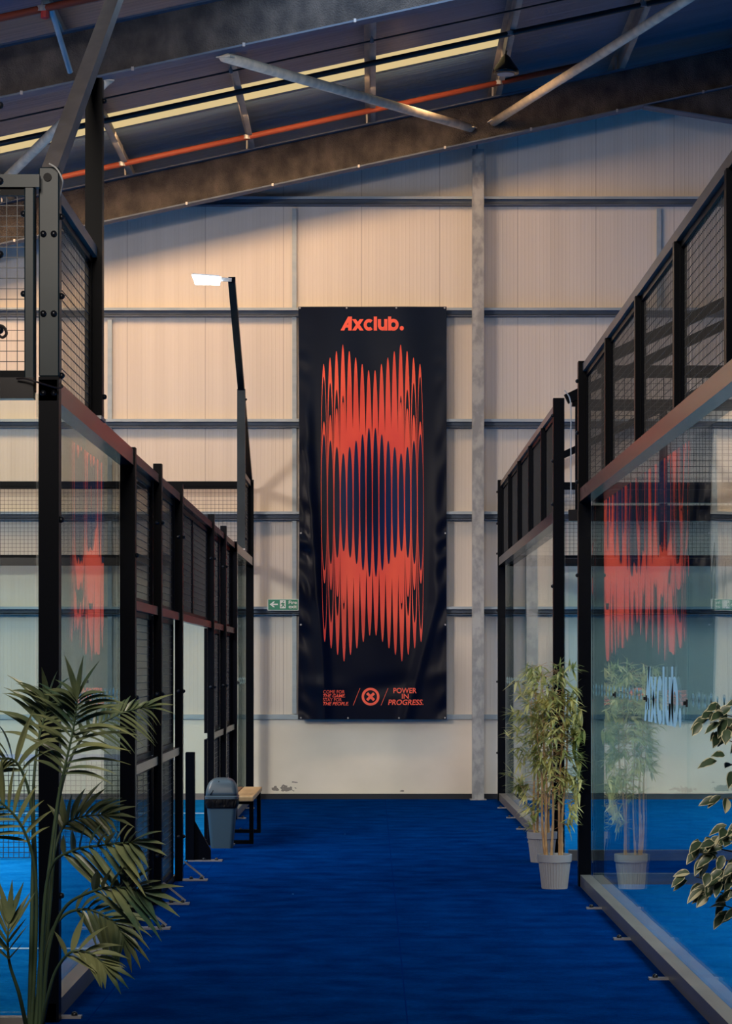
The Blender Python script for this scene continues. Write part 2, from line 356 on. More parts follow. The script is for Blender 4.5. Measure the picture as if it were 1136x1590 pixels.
# court turfs
LX = -1.60; RX = 1.70         # glass planes either side of the aisle
Y0L, Y1L = 12.1, 32.1
def court_floor(x0, x1, y0, y1, label, lines):
    t = thing('court_turf', label, 'court floor', ((x0+x1)/2, (y0+y1)/2, 0))
    obj('turf', MB().box(x0, x1, y0, y1, 0.0, 0.012), 'court', t)
    for l in lines: obj('court_line', MB().box(*l, 0.012, 0.016), 'line', t)
court_floor(-11.6, LX, Y0L, Y1L, 'bright blue playing surface behind the left glass wall', [(-11.6, LX, 15.12, 15.17), (-11.6, LX, 29.03, 29.08), (-6.62, -6.57, 15.17, 29.03)])
court_floor(RX, 21.7, 9.6, 19.6, 'bright blue playing surface behind the near right glass wall', [(4.7, 4.75, 9.6, 19.6), (4.75, 18.6, 14.57, 14.62)])
court_floor(RX, 21.7, 22.3, 32.1, 'bright blue playing surface behind the far right glass wall', [(4.7, 4.75, 22.3, 32.1), (4.75, 18.6, 27.17, 27.22)])
court_floor(-11.6, LX, -4, 10.1, 'bright blue playing surface of the nearest court at bottom left', [(-11.6, LX, 7.0, 7.05)])

# ------------------------------------------------------------------ steel frame of the hall
def ibeam(y, name, label, x0=XL, x1=RIDGE, haunch=False):
    t = thing(name, label, 'roof beam', (0, y, RB))
    def slab(mb, ya, yb, d0, d1):
        vs = []
        for x in (x0, x1):
            z = RB + SL*x
            vs += [(x, ya, z+d0), (x, yb, z+d0), (x, yb, z+d1), (x, ya, z+d1)]
        mb.add(vs, [(0,1,2,3), (7,6,5,4), (0,4,5,1), (1,5,6,2), (2,6,7,3), (3,7,4,0)])
    a = MB(); slab(a, y-0.008, y+0.008, 0.018, 0.50); obj('web', a, 'rafter', t)
    a = MB(); slab(a, y-0.10, y+0.10, 0.0, 0.018); obj('bottom_flange', a, 'flange', t)
    a = MB(); slab(a, y-0.10, y+0.10, 0.50, 0.518); obj('top_flange', a, 'flange', t)
    if haunch:
        # web plate deepening towards the inner column, out of frame on the right
        b0 = 3.35; b1 = RIDGE-1.5
        za, zb = RB+SL*b0, RB+SL*b1
        h = MB(); h.add([(b0, y-.03, za), (b1, y-.03, zb), (b1, y-.03, za-0.165*(b1-b0)), (b0, y+.0, za), (b1, y+.0, zb), (b1, y+.0, za-0.165*(b1-b0))],
                        [(0,2,1), (3,4,5), (0,3,5,2), (0,1,4,3), (1,2,5,4)])
        hb = obj('haunch', h, 'rafter', t)
        hf = MB(); hf.bar((b0, y, za), (b1, y, za-0.165*(b1-b0)), 0.018, 0.2, side=(0, 0, 1)); obj('haunch_flange', hf, 'flange', hb)
    # small clips along the bottom flange
    for i in range(9):
        x = -4.4 + i*1.06
        c = MB(); c.box(x-.012, x+.012, y-.112, y-.08, RB+SL*x-.008, RB+SL*x+.026); obj('clip', c, 'plate', t)
    return t
YF, YN = 31.35, 24.3
ibeam(YF, 'rafter', 'weathered steel rafter just in front of the cream end wall', haunch=True)
ibeam(YN, 'rafter', 'dark weathered steel rafter crossing the top left corner')
ibeam(17.3, 'rafter', 'steel rafter nearest the camera, above the left court')
# purlins, one per run
places = {-6: 'leftmost', -5: '', 0: ''}
pl = [(-4.52, 'purlin at the far left edge, left of the tilted lamp arm'), (-3.0, 'purlin meeting the rafter just right of the left lamp arm'),
      (-1.50, 'purlin behind the upper end of the pale bracing tube'), (-0.02, 'purlin directly above the banner, seen end to end'),
      (1.53, 'purlin where the yellow roof light strip ends'), (3.05, 'purlin in the dark right part of the roof'), (4.6, 'purlin in the top right corner, almost black')]
for x, lab in pl:
    t = thing('purlin', 'grey steel '+lab, 'purlin', (x, 20, RB+0.52+SL*x), 'roof purlins')
    zb = RB+0.52+SL*x
    a = MB(); a.box(x-.005, x+.005, -5, YW-.02, zb, zb+0.2); a.box(x, x+.065, -5, YW-.02, zb, zb+.008); a.box(x-.065, x, -5, YW-.02, zb+.192, zb+.2)
    obj('web', a, 'purlin', t)
    b = MB(); b.box(x-.05, x-.03, YF-.06, YF+.06, zb-.0, zb+.16); obj('cleat', b, 'plate', t)
# horizontal pipes and cable under the purlins, parallel to the rafters
def pipe(name, label, cat, y, zoff, rad, mat, x0, x1, clips=None, fit='red_fitting'):
    t = thing(name, label, cat, (x0, y, RB+SL*x0+zoff))
    obj('pipe_run' if rad > .02 else 'strand', MB().tube([(x0, y, RB+SL*x0+zoff), (x1, y, RB+SL*x1+zoff)], rad, 10), mat, t, smooth=True)
    for cx_ in (clips or []):
        z = RB+SL*cx_+zoff
        h = MB(); h.tube([(cx_, y, z-.03), (cx_, y, z+0.24)], 0.008, 6); h.lathe([(rad+.012, -.025), (rad+.012, .025)], (cx_, y, z), 10)
        obj('hanger', h, 'plate', t)
    return t
pipe('sprinkler_pipe', 'orange pipe running up the roof slope above the far rafter', 'pipe', 30.5, 0.50, 0.035, 'orange', XL, 2.6, [-3.0, -1.5, 1.53])
pipe('sprinkler_pipe', 'short length of orange pipe in the top left corner', 'pipe', 23.1, 0.45, 0.035, 'orange', XL, 0.5, [-3.0])
pipe('black_conduit', 'black pipe crossing in front of the yellow roof light strip', 'pipe', 28.05, 0.48, 0.032, 'darkpipe', XL, RIDGE, [1.53, 3.0])
pipe('roof_cable', 'thin black cable strung above the black pipe', 'cable', 27.0, 0.47, 0.010, 'darkpipe', XL, RIDGE, [-1.5, 0.0])
# bracing tubes
def brace(a, b, lab):
    t = thing('bracing_tube', lab, 'bracing tube', a)
    obj('tube', MB().tube([a, b], 0.052, 14), 'tube', t, smooth=True)
    for p, q in ((a, b), (b, a)):
        d = (Vector(q)-Vector(p)).normalized(); c = Vector(p)
        m_ = MB(); m_.bar(c-d*0.02, c+d*0.10, 0.012, 0.15, side=(0, 0, 1)); obj('end_plate', m_, 'tube', t)
brace((1.22, YF-.06, RB+SL*1.22+0.19), (-1.42, YN+.08, RB-.02+SL*-1.42), 'pale round bracing tube slanting across the yellow roof light strip')
brace((1.50, YF-.06, RB+SL*1.50+0.20), (4.05, YN+.08, RB+SL*4.05), 'dim round bracing tube rising to the top right corner')
brace((-5.3, YF-.06, RB+SL*-5.3+0.20), (-2.55, YN+.08, RB+SL*-2.55), 'round bracing tube at the left edge behind the tilted lamp arm')
t = thing('drop_pipe', 'slim blue-grey pipe dropping across the upper left rafter', 'pipe', P(109, 112, 23.9))
obj('pipe_run', MB().tube([P(109, 112, 23.9), P(80, 16, 23.4), P(74, 4, 23.2)], 0.028, 8), 'girt', t, smooth=True)
obj('valve', MB().lathe([(0.02, -.04), (.04, -.03), (.04, .03), (.02, .04)], P(70, 23, 23.1), 10), 'red_fitting', t)
# high-bay lamp
c = P(785, 108, 29.0)
t = thing('high_bay_lamp', 'small dark dome lamp hanging at the right end of the roof light', 'lamp', c)
obj('shade', MB().lathe([(0.13, -0.05), (0.15, -0.045), (0.145, 0.0), (0.08, 0.09), (0.05, 0.14), (0.02, 0.17)], c, 20), 'blacksmooth', t, smooth=True)
obj('diffuser', MB().lathe([(0.10, -0.058), (0.10, -0.048)], c, 20), 'lampdim', t)
obj('suspension_cable', MB().tube([c+Vector((0, 0, .17)), (c.x+.06, c.y, roofz(c.x)-.02)], 0.009, 6), 'darkpipe', t)

# gable rails (girts)
S = F/YW
GZ = [CH+(HY-y)/S for y in (309, 481, 653, 796, 943, 1113)]
gl_lab = ['topmost galvanised rail on the end wall, under the rafter', 'galvanised rail level with the top edge of the banner',
          'galvanised rail on the end wall below the floodlight', 'galvanised rail on the end wall at half height of the banner',
          'galvanised rail on the end wall behind the fire exit sign', 'lowest galvanised rail, capping the smooth plinth']
for z, lab in zip(GZ, gl_lab):
    t = thing('wall_rail', lab, 'wall rail', (0, YW-.07, z), 'rails on the end wall')
    last = z < 1.2
    a = MB()
    if last:
        a.box(XL+.05, XR-.05, YW-.06, YW, z-.03, z+.03)
    else:
        x0 = XL+.05 if z < 6 else -3.6 if z > 7 else XL+.05
        a.box(x0, XR-6, YW-.15, YW-.002, z-.006, z+.006); a.box(x0, XR-6, YW-.152, YW-.146, z-.028, z+.006)
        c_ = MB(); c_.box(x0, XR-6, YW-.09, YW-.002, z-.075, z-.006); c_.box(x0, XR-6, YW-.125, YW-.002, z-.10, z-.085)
        obj('shaded_channel', c_, 'flange', t)  # shade of the rail recess painted in with the dark blue-grey
    obj('top_flange', a, 'girt', t)
def stud(px, z0, z1, lab, w_=0.055):
    x = (px-CX)/S
    t = thing('wall_stud', lab, 'wall stud', (x, YW-.05, z0), 'vertical studs on the end wall')
    a = MB(); a.box(x-w_/2, x+w_/2, YW-.055, YW-.003, z0, z1); obj('upright', a, 'girt', t)
stud(457, 1.09, GZ[0]-.13, 'slim vertical steel stud running up the wall at the left edge of the banner')
stud(171, 1.09, GZ[1]-.13, 'slim vertical steel stud on the end wall left of the floodlight')
stud(1022, GZ[1]+.01, GZ[0]-.13, 'slim vertical steel stud high on the end wall near the right mesh fence')
# gable column
cxl, cxr = (734-CX)/S*0.985, (752-CX)/S*0.985
t = thing('steel_column', 'mottled galvanised steel column standing right of the banner', 'column', ((cxl+cxr)/2, YW-.3, 0))
ztop = CH+(HY-232)/(F/(YW-.3))
a = MB(); a.box(cxl, cxr, YW-.34, YW-.325, 0, ztop); a.box((cxl+cxr)/2-.005, (cxl+cxr)/2+.005, YW-.325, YW-.165, 0, ztop); a.box(cxl, cxr, YW-.165, YW-.155, 0, ztop)
obj('column_shaft', a, 'galv', t)
a = MB(); a.box(cxl-.03, cxr+.03, YW-.37, YW-.14, 0, .012); obj('base_plate', a, 'galv', t)
a = MB(); a.box(cxl+.05, cxl+.07, YW-.3, YW-.2, ztop, ztop+.1); obj('top_cleat', a, 'galv', t)

# ------------------------------------------------------------------ court enclosures
BOLT = None
def bolt_mesh():
    global BOLT
    if BOLT is None:
        m_ = MB(); m_.lathe([(0.0155, 0), (0.0155, .008), (.012, .016), (.005, .02)], (0, 0, 0), 10)
        me = bpy.data.meshes.new('bolt'); me.from_pydata(m_.v, [], m_.f); me.materials.append(M['bolt'])
        for p in me.polygons: p.use_smooth = True
        BOLT = me
    return BOLT
def bolt(loc, nrm, parent):
    o = bpy.data.objects.new('bolt', bolt_mesh()); COL.objects.link(o); o.parent = parent
    o.location = Vector(loc)-ORG.get(parent.name, Vector(parent.location))
    o.rotation_euler = Vector(nrm).to_track_quat('Z', 'Y').to_euler()
    return o
def wiremesh(axis, c, a0, a1, z0, z1, pitch=0.05, w_=0.0034):
    """welded wire mesh in a plane: axis 'y' = plane x=c running along y; 'x' = plane y=c running along x"""
    m_ = MB(); n = max(1, round((a1-a0)/pitch)); k = max(1, round((z1-z0)/pitch)); h = w_/2
    for i in range(1, n):
        a = a0+(a1-a0)*i/n
        if axis == 'y': m_.box(c-h, c+h, a-h, a+h, z0, z1)
        else: m_.box(a-h, a+h, c-h, c+h, z0, z1)
    for j in range(1, k):
        z = z0+(z1-z0)*j/k
        if axis == 'y': m_.box(c+h, c+3*h, a0, a1, z-h, z+h)
        else: m_.box(a0, a1, c+h, c+3*h, z-h, z+h)
    return m_
def framed(axis, c, a0, a1, z0, z1, fw=0.035, d=0.03):
    m_ = MB()
    def bx(p, q, zz0, zz1):
        if axis == 'y': m_.box(c-d/2, c+d/2, p, q, zz0, zz1)
        else: m_.box(p, q, c-d/2, c+d/2, zz0, zz1)
    bx(a0, a0+fw, z0, z1); bx(a1-fw, a1, z0, z1); bx(a0+fw, a1-fw, z0, z0+fw); bx(a0+fw, a1-fw, z1-fw, z1)
    return m_
def mesh_panel(axis, c, a0, a1, z0, z1, root, name='mesh_panel'):
    fr = obj(name, framed(axis, c, a0, a1, z0, z1), 'black', root)
    obj('wire_mesh', wiremesh(axis, c, a0+.03, a1-.03, z0+.03, z1-.03), 'wire', fr)
    return fr
def xdecal(axis, c, a, z, s, side):
    m_ = MB(); o_ = side*0.0002
    for (dx, dz) in ((1, 1), (1, -1)):
        if axis == 'y': p, q = (c+o_, a-s*dx, z-s*dz), (c+o_, a+s*dx, z+s*dz); sd = (1, 0, 0)
        else: p, q = (a-s*dx, c+o_, z-s*dz), (a+s*dx, c+o_, z+s*dz); sd = (0, 1, 0)
        m_.bar(p, q, 0.0002, s*0.85, side=sd)
    return m_
def wall_run(axis, c, side, a0, a1, label, step=2.0, posts=None, upper=None, uppost=True, decals=True, glass=None, plates=True, rail_h=0.09, z_top=3.0, loc=None, wide=0.10, detail=False):
    """glass wall. axis 'y': plane x=c along y; side = -1/+1 which way the posts and rails stick out"""
    def bx(m_, p, q, o0, o1, z0, z1):
        lo, hi = sorted((c+side*o0, c+side*o1))
        if axis == 'y': m_.box(lo, hi, p, q, z0, z1)
        else: m_.box(p, q, lo, hi, z0, z1)
        return m_
    root = thing('court_wall', label, 'court wall', (c, a0, 0) if axis == 'y' else (a0, c, 0))
    posts = posts if posts is not None else [a0, a1]
    for p in posts:
        pm = bx(MB(), p-.05, p+.05, 0.012, wide+.008, 0, 4.05 if uppost else 3.08)
        po = obj('post', pm, 'black', root)
        if detail:
            for z in ((3.12, 3.5, 3.9, 2.4, 1.5, .6) if uppost else (2.4, 1.5, .6)):
                pos = (c+side*(wide+.008), p+.0, z) if axis == 'y' else (p, c+side*(wide+.008), z)
                bolt(pos, (side, 0, 0) if axis == 'y' else (0, side, 0), po)
    g0, g1 = glass if glass else (a0, a1)
    obj('base_rail', bx(MB(), g0, g1, 0.012, 0.095, 0.0, rail_h), 'baserail', root)
    obj('top_rail', bx(MB(), g0, g1, 0.012, 0.10, z_top-.035, z_top+.065), 'rail', root)
    n = round((g1-g0)/step)
    for i in range(n):
        p, q = g0+(g1-g0)*i/n+.003, g0+(g1-g0)*(i+1)/n-.003
        gp = obj('glass_pane', bx(MB(), p, q, 0.0, 0.010, 0.05, z_top-.0), 'glass', root)
        if decals:
            x = p+.1; k_ = 0
            while x < q-.1:
                if not (decals == 'logo' and 13.55 < x < 15.85):
                    dm = xdecal(axis, c+side*.010, x, 1.52, 0.028 if k_ % 2 else 0.036, side); obj('frosted_cross', dm, 'frost', gp)
                x += 0.235; k_ += 1
        if i:
            for zz in (1.5,):
                a_ = g0+(g1-g0)*i/n
                cl = bx(MB(), a_-.02, a_+.02, 0.010, 0.018, zz-.02, zz+.02)
                bx(cl, a_-.010, a_+.010, 0.018, 0.032, zz-.010, zz+.010)
                obj('glass_clamp', cl, 'bolt', root)
        if plates:
            a_ = p+.15
            pl_ = bx(MB(), a_-.03, a_+.03, 0.012, 0.20, 0.0, 0.012)
            pt = obj('anchor_plate', pl_, 'plate', root)
            bolt((c+side*.165, a_, .012) if axis == 'y' else (a_, c+side*.165, .012), (0, 0, 1), pt)
    if upper:
        u0, u1, m = upper
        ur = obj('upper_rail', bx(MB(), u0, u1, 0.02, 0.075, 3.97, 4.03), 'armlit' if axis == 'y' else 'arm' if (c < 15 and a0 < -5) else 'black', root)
        kk = round((u1-u0)/m)
        for i in range(kk):
            p, q = u0+(u1-u0)*i/kk, u0+(u1-u0)*(i+1)/kk
            mesh_panel(axis, c+side*0.035, p+.03, q-.03, 3.068, 3.969, root)
            if i: obj('mullion', bx(MB(), p-.035, p+.035, 0.02, 0.085, 3.065, 3.97), 'black', root)
    return root, bx

# --- right courts
wr, bxr = wall_run('y', RX, -1, 9.6, 19.6, 'near right court wall of glass with black mesh above, bearing the frosted logo', posts=[9.6, 19.6], upper=(9.6, 19.6, 2.0), decals='logo', detail=True)
wall_run('y', RX, -1, 22.3, 32.1, 'far right court wall of glass with black mesh above, behind the bamboo plants', posts=[22.3, 32.1], upper=(22.3, 32.1, 1.96), detail=True)
wall_run('x', 19.6+.05, 1, RX+.0, 11.7, 'glass end of the near right court, seen through its aisle glass', posts=[], upper=(RX+.05, 11.7, 2.5), glass=(RX+.02, 5.7), decals=False, plates=False)
wall_run('x', 22.3-.05, -1, RX+.0, 11.7, 'glass end of the far right court facing the cross passage', posts=[], upper=(RX+.05, 11.7, 2.5), glass=(RX+.02, 5.7), decals=False, plates=False)
wall_run('x', 32.1+.05, 1, RX+.0, 11.7, 'glass end of the far right court along the cream end wall', posts=[], upper=(RX+.05, 11.7, 5.0), glass=(RX+.02, 11.7), decals=False, plates=False)
# --- left court: two glass ends
wl, bxl = wall_run('y', LX, 1, Y0L, 16.1, 'left court wall beside the palm, glass with a maroon-lit top rail', posts=[Y0L+.05, 16.05], uppost=False, upper=(Y0L+.1, 14.1, 2.0), glass=(Y0L, 16.1), detail=True)
obj('post', MB().bevbox(LX+.012, LX+.11, Y0L-.0, Y0L+.1, 3.08, 4.08), 'arm', wl)
wl2, _ = wall_run('y', LX, 1, 28.1, Y1L, 'far left court glass beyond the bin and bench, with short upper mesh', posts=[28.15, Y1L-.05], uppost=False, upper=(30.1, Y1L-.1, 1.9), glass=(28.1, Y1L))
obj('post', MB().box(LX+.012, LX+.108, Y1L-.1, Y1L, 3.08, 4.05), 'black', wl2)
wall_run('x', Y0L, -1, -11.6, LX+.0, 'left court end wall of glass and mesh at the left edge, behind the palm', posts=[], upper=(-11.6, LX+.025, 4.98), rail_h=0.035, decals=True, plates=False, detail=False)
wall_run('x', Y1L-.0, -1, -11.6, LX-.0, 'left court far end of glass and mesh along the cream end wall', posts=[], upper=(-11.6, LX-.02, 4.98), decals=False, plates=False)
# --- left court: mesh side with the opening
ms = thing('mesh_fence', 'black mesh fence with tall posts and entry gap along the left side of the aisle', 'fence', (LX, 16.1, 0))
for y in (18.1, 20.1, 24.1, 26.1):
    po = obj('post', MB().box(LX+.045, LX+.105, y-.05, y+.05, 0, 3.14), 'black', ms)
    for z in (2.72, 1.5, .35):
        bolt((LX+.105, y-.02, z), (1, 0, 0), po)
        bolt((LX+.075, y-.05, z), (0, -1, 0), po)
for (a_, b_) in ((16.12, 18.05), (18.15, 20.05), (24.15, 26.05), (26.15, 28.08)):
    for (z0, z1) in ((0.05, 1.0), (1.06, 2.06), (2.12, 3.0)):
        mesh_panel('y', LX+.02, a_, b_, z0, z1, ms)
    for z in (1.03, 2.09):
        obj('middle_rail', MB().box(LX+.036, LX+.085, a_, b_, z-.03, z+.03), 'blacksmooth', ms)
for (a_, b_) in ((16.1, 20.1), (24.1, 28.1)):
    obj('top_rail', MB().box(LX+.012, LX+.09, a_, b_, 3.0, 3.06), 'blacksmooth', ms)
    obj('base_rail', MB().box(LX+.0, LX+.05, a_+.02, b_-.02, 0.0, .05), 'black', ms)
obj('top_rail', MB().box(LX+.012, LX+.09, 20.15, 24.05, 3.0, 3.06), 'blacksmooth', ms)
mesh_panel('y', LX+.03, 20.15, 22.1, 2.12, 3.0, ms); mesh_panel('y', LX+.03, 22.1, 24.05, 2.12, 3.0, ms)
obj('middle_rail', MB().box(LX+.036, LX+.085, 20.15, 24.05, 2.06, 2.12), 'blacksmooth', ms)
for y in (16.4, 18.1, 20.1, 24.1, 26.1):
    ap = obj('anchor_plate', MB().box(LX+.06, LX+.30, y-.05, y+.05, 0.0, .012), 'plate', ms)
    for dx in (.17, .25): bolt((LX+dx, y, .012), (0, 0, 1), ap)
    if y < 21: obj('foot_brace', MB().bar((LX+.27, y+.04, .02), (LX+.11, y+.04, .15), .010, .014, side=(0, 1, 0)), 'plate', ms)
# nearest left court corner
wn = thing('court_wall', 'corner post of the nearest left court, cut by the left edge of the photo', 'court wall', (LX, 10.1, 0))
po = obj('post', MB().bevbox(LX-.01, LX+.122, 10.0, 10.1, 0, 4.03, .008), 'arm', wn)
for z in (3.92, 3.62, 3.33, 3.03): bolt((LX+.122, 10.05, z), (1, 0, 0), po)
obj('top_rail', MB().box(LX, LX+.09, 4.0, 10.0, 2.97, 3.06), 'blacksmooth', wn)
for i in range(3):
    obj('glass_pane', MB().box(LX-.01, LX, 4.0+2*i, 5.99+2*i, .05, 2.97), 'glass', wn)
    mesh_panel('y', LX+.03, 4.0+2*i, 5.97+2*i, 3.08, 3.96, wn)
obj('base_rail', MB().box(LX, LX+.09, 4.0, 10.0, 0, .09), 'baserail', wn)
# bolts on the near left corner posts
fr_post = obj('mesh_frame_post', MB().bevbox(LX-.048, LX+.0, Y0L-.065, Y0L+.02, 3.0, 4.02), 'arm', wl)
for z in (3.85, 3.47, 3.09):
    for dx in (.035, .085): bolt((LX+dx, Y0L-.0, z-.09), (0, -1, 0), fr_post)
    bolt((LX+.11, Y0L+.05, z), (1, 0, 0), fr_post)
    bolt((LX-.05, Y0L-.03, z), (-1, -.2, 0), fr_post)
obj('hole_cap', MB().lathe([(0.02, 0), (.02, .004)], (0, 0, 0), 12), 'black', wl)
hc = wl.children[-1] if wl.children else None
for ch in wl.children:
    if ch.name.startswith('hole_cap'):
        ch.location = Vector((LX+.055, Y0L-.004, 4.03))-Vector(wl.location); ch.rotation_euler = (math.pi/2, 0, 0)
        for v in ch.data.vertices: v.co = Vector(v.co)+Vector(wl.location)

# logo in frosted vinyl on the near right glass (reads from the aisle)
def stroke_letters():
    """'Axclub.' as 2D polygons, unit = x-height 1; returns list of quads/polys and total width"""
    polys = []; T = 0.30
    def q(a, b, c, d): polys.append([a, b, c, d])
    def line(p0, p1, w_=T):
        a = Vector((p0[0], p0[1])); b = Vector((p1[0], p1[1])); d = (b-a).normalized(); n = Vector((-d.y, d.x))*w_/2
        q(tuple(a+n), tuple(a-n), tuple(b-n), tuple(b+n))
    def arc(cx, cy, r0, r1, a0, a1, n=22):
        for i in range(n):
            t0 = math.radians(a0+(a1-a0)*i/n); t1 = math.radians(a0+(a1-a0)*(i+1)/n)
            q((cx+r0*math.cos(t0), cy+r0*math.sin(t0)), (cx+r1*math.cos(t0), cy+r1*math.sin(t0)), (cx+r1*math.cos(t1), cy+r1*math.sin(t1)), (cx+r0*math.cos(t1), cy+r0*math.sin(t1)))
    # A : slanted left leg, upright right leg, crossbar
    q((0, 0), (0.36, 0), (1.02, 1.22), (0.74, 1.22))
    q((0.74, 0), (1.08, 0), (1.12, 1.22), (0.74, 1.22))
    q((0.38, 0.26), (0.90, 0.26), (0.90, 0.52), (0.50, 0.52))
    x = 1.12
    q((x, 0), (x+.38, 0), (x+1.14, 1), (x+.76, 1)); q((x+.76, 0), (x+1.14, 0), (x+.38, 1), (x, 1)); x += 1.14
    c0 = x+0.52; arc(c0, .5, .22, .52, 48, 312); x += 0.98
    q((x, 0), (x+.32, 0), (x+.32, 1.22), (x, 1.22)); x += 0.40
    q((x, .45), (x+.31, .45), (x+.31, 1), (x, 1)); q((x+.62, .0), (x+.93, 0), (x+.93, 1), (x+.62, 1)); arc(x+.465, .46, .155, .465, 180, 360, 14); x += 1.00
    q((x, 0), (x+.31, 0), (x+.31, 1.22), (x, 1.22)); arc(x+.52, .5, .22, .52, 0, 360, 28); x += 1.10
    arc(x+.24, .2, .0, .2, 0, 360, 16); x += .46
    return polys, x
POL, PW = stroke_letters()
lg = MB(); x0d, x1d = 15.75, 13.85; sc_ = (x0d-x1d)/PW; k_ = -1
zc = 1.36
for p in POL:
    lg.add([(RX-.0103, x0d-u*sc_, zc+v*sc_*0.90) for (u, v) in p], [tuple(range(len(p)))])
obj('frosted_logo', lg, 'frost', wr)

# ------------------------------------------------------------------ floodlight masts
def lamp_head(root, base, dx):
    """flat LED head reaching dx from the arm end"""
    x, y, z = base; s = 1 if dx > 0 else -1
    br = MB(); br.bar((x, y, z), (x+s*.14, y, z+.01), .03, .04, side=(0, 1, 0)); obj('lamp_bracket', br, 'lampbody', root)
    h = MB(); h.add([(x+s*.13, y-.12, z-.02), (x+s*.42, y-.16, z-.0), (x+s*.42, y+.16, z+.0), (x+s*.13, y+.12, z-.02),
                     (x+s*.13, y-.12, z+.035), (x+s*.42, y-.16, z+.05), (x+s*.42, y+.16, z+.05), (x+s*.13, y+.12, z+.035)],
                    [(0,3,2,1),(4,5,6,7),(0,1,5,4),(1,2,6,5),(2,3,7,6),(3,0,4,7)])
    hd = obj('lamp_head', h, 'lampbody', root)
    g_ = MB(); g_.add([(x+s*.14, y-.135, z-.030), (x+s*.41, y-.175, z-.016), (x+s*.41, y+.14, z-.03), (x+s*.14, y+.11, z-.04),
                      (x+s*.11, y-.135, z+.012), (x+s*.43, y-.175, z+.032), (x+s*.41, y+.14, z+.002), (x+s*.14, y+.11, z-.014)],
                     [(0,3,2,1),(4,5,6,7),(0,1,5,4),(1,2,6,5),(2,3,7,6),(3,0,4,7)])
    obj('led_panel', g_, 'lampglow', hd)
def mast(kind, c, start, sgn, label, lx, mat='blacksmooth', with_lamp=True, L_=4.05, ze=5.95):
    """kind 'y': arm lies in plane x=c, foot at y=start, leaning sgn along y"""
    def pt(a, z): return (c, a, z) if kind == 'y' else (a, c, z)
    root = thing('floodlight_mast', label, 'floodlight', pt(start+sgn*2, 3.06))
    sd = (1, 0, 0) if kind == 'y' else (0, 1, 0)
    arm_ = MB(); arm_.bar(pt(start+sgn*.0, 4.03), pt(start+sgn*L_, ze), .078, .085, side=sd); obj('arm', arm_, mat, root)
    up = MB(); up.bar(pt(start+sgn*2.0, 3.07), pt(start+sgn*2.0, 4.97), .095, .095, side=sd); obj('upright', up, 'black' if mat == 'armlit' else 'arm' if mat == 'blacksmooth' else mat, root)
    gs = obj('foot_bracket', MB().bar(pt(start+sgn*2.0-.12, 3.075), pt(start+sgn*2.0+.12, 3.075), .1, .02, side=sd), 'plate', root)
    for z in (3.2, 4.85):
        bolt((c+(.048 if kind == 'y' else 0), start+sgn*2.0, z) if kind == 'y' else (start+sgn*2.0, c-.048, z), (1, 0, 0) if kind == 'y' else (0, -1, 0), root)
    if with_lamp:
        e = pt(start+sgn*L_, ze)
        lamp_head(root, e, lx)
    return root
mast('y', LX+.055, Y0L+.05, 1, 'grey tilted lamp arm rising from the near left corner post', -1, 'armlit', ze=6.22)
mast('y', LX+.058, Y1L-.1, -1, 'black leaning floodlight mast with a lit white lamp left of the banner', -1)
mast('x', 19.72, RX+.0, 1, 'dark sloping lamp arm behind the near right mesh, nearest of three', 0.1, 'black')
mast('x', 22.18, RX+.0, 1, 'dark sloping lamp arm behind the near right mesh, across the passage', 0.1, 'black')
mast('x', 32.22, RX+.0, 1, 'dark sloping lamp arm behind the right mesh, beside the cream end wall', 0.1, 'black')
# cable looped at the near left mast
def curve_tube(pts, rad, n=6, steps=8):
    pts = [Vector(p) for p in pts]; out = []
    for i in range(len(pts)-1):
        p0 = pts[max(i-1, 0)]; p1 = pts[i]; p2 = pts[i+1]; p3 = pts[min(i+2, len(pts)-1)]
        for k in range(steps):
            t_ = k/steps
            out.append(0.5*((2*p1)+(-p0+p2)*t_+(2*p0-5*p1+4*p2-p3)*t_**2+(-p0+3*p1-3*p2+p3)*t_**3))
    out.append(pts[-1]); return out
yc = Y0L-.03
cab = MB(); cab.tube(curve_tube([P(76, 254, yc), P(88, 262, yc), P(97, 280, yc), P(95, 296, yc+.06), P(91, 312, yc+.1)], .004), 0.004, 6)
tag(obj('power_cable', cab, 'cable', org=tuple(P(76, 254, yc))), 'thin pale cable looping from the hole in the near left post', 'cable')
cab = MB(); cab.tube(curve_tube([P(26, 588, yc-.1), P(40, 588, yc-.12), P(60, 594, yc-.12), P(88, 602, yc-.02), P(97, 600, yc), P(92, 595, yc)], .004), 0.005, 6)
tag(obj('tie_cord', cab, 'darkpipe', org=tuple(P(26, 588, yc-.1))), 'black cord tied around the near left post at top rail height', 'cord')
cab = MB(); cab.tube(curve_tube([P(-2, 505, 9.9), P(6, 508, 9.9), P(10, 518, 9.9), P(4, 524, 9.9), P(-2, 520, 9.9)], .004), 0.006, 6)
tag(obj('hanging_loop', cab, 'darkpipe', org=tuple(P(-2, 505, 9.9))), 'black cord loop on the post at the left photo edge', 'cord')
cab = MB(); cab.tube(curve_tube([P(876, 606, 22.1), P(884, 618, 22.1), P(886, 640, 22.1), P(886, 700, 22.1), P(886, 775, 22.1)], .004), 0.006, 6)
tag(obj('power_cable', cab, 'cable', org=tuple(P(876, 606, 22.1))), 'thin pale cable running down between the two right court corners', 'cable')

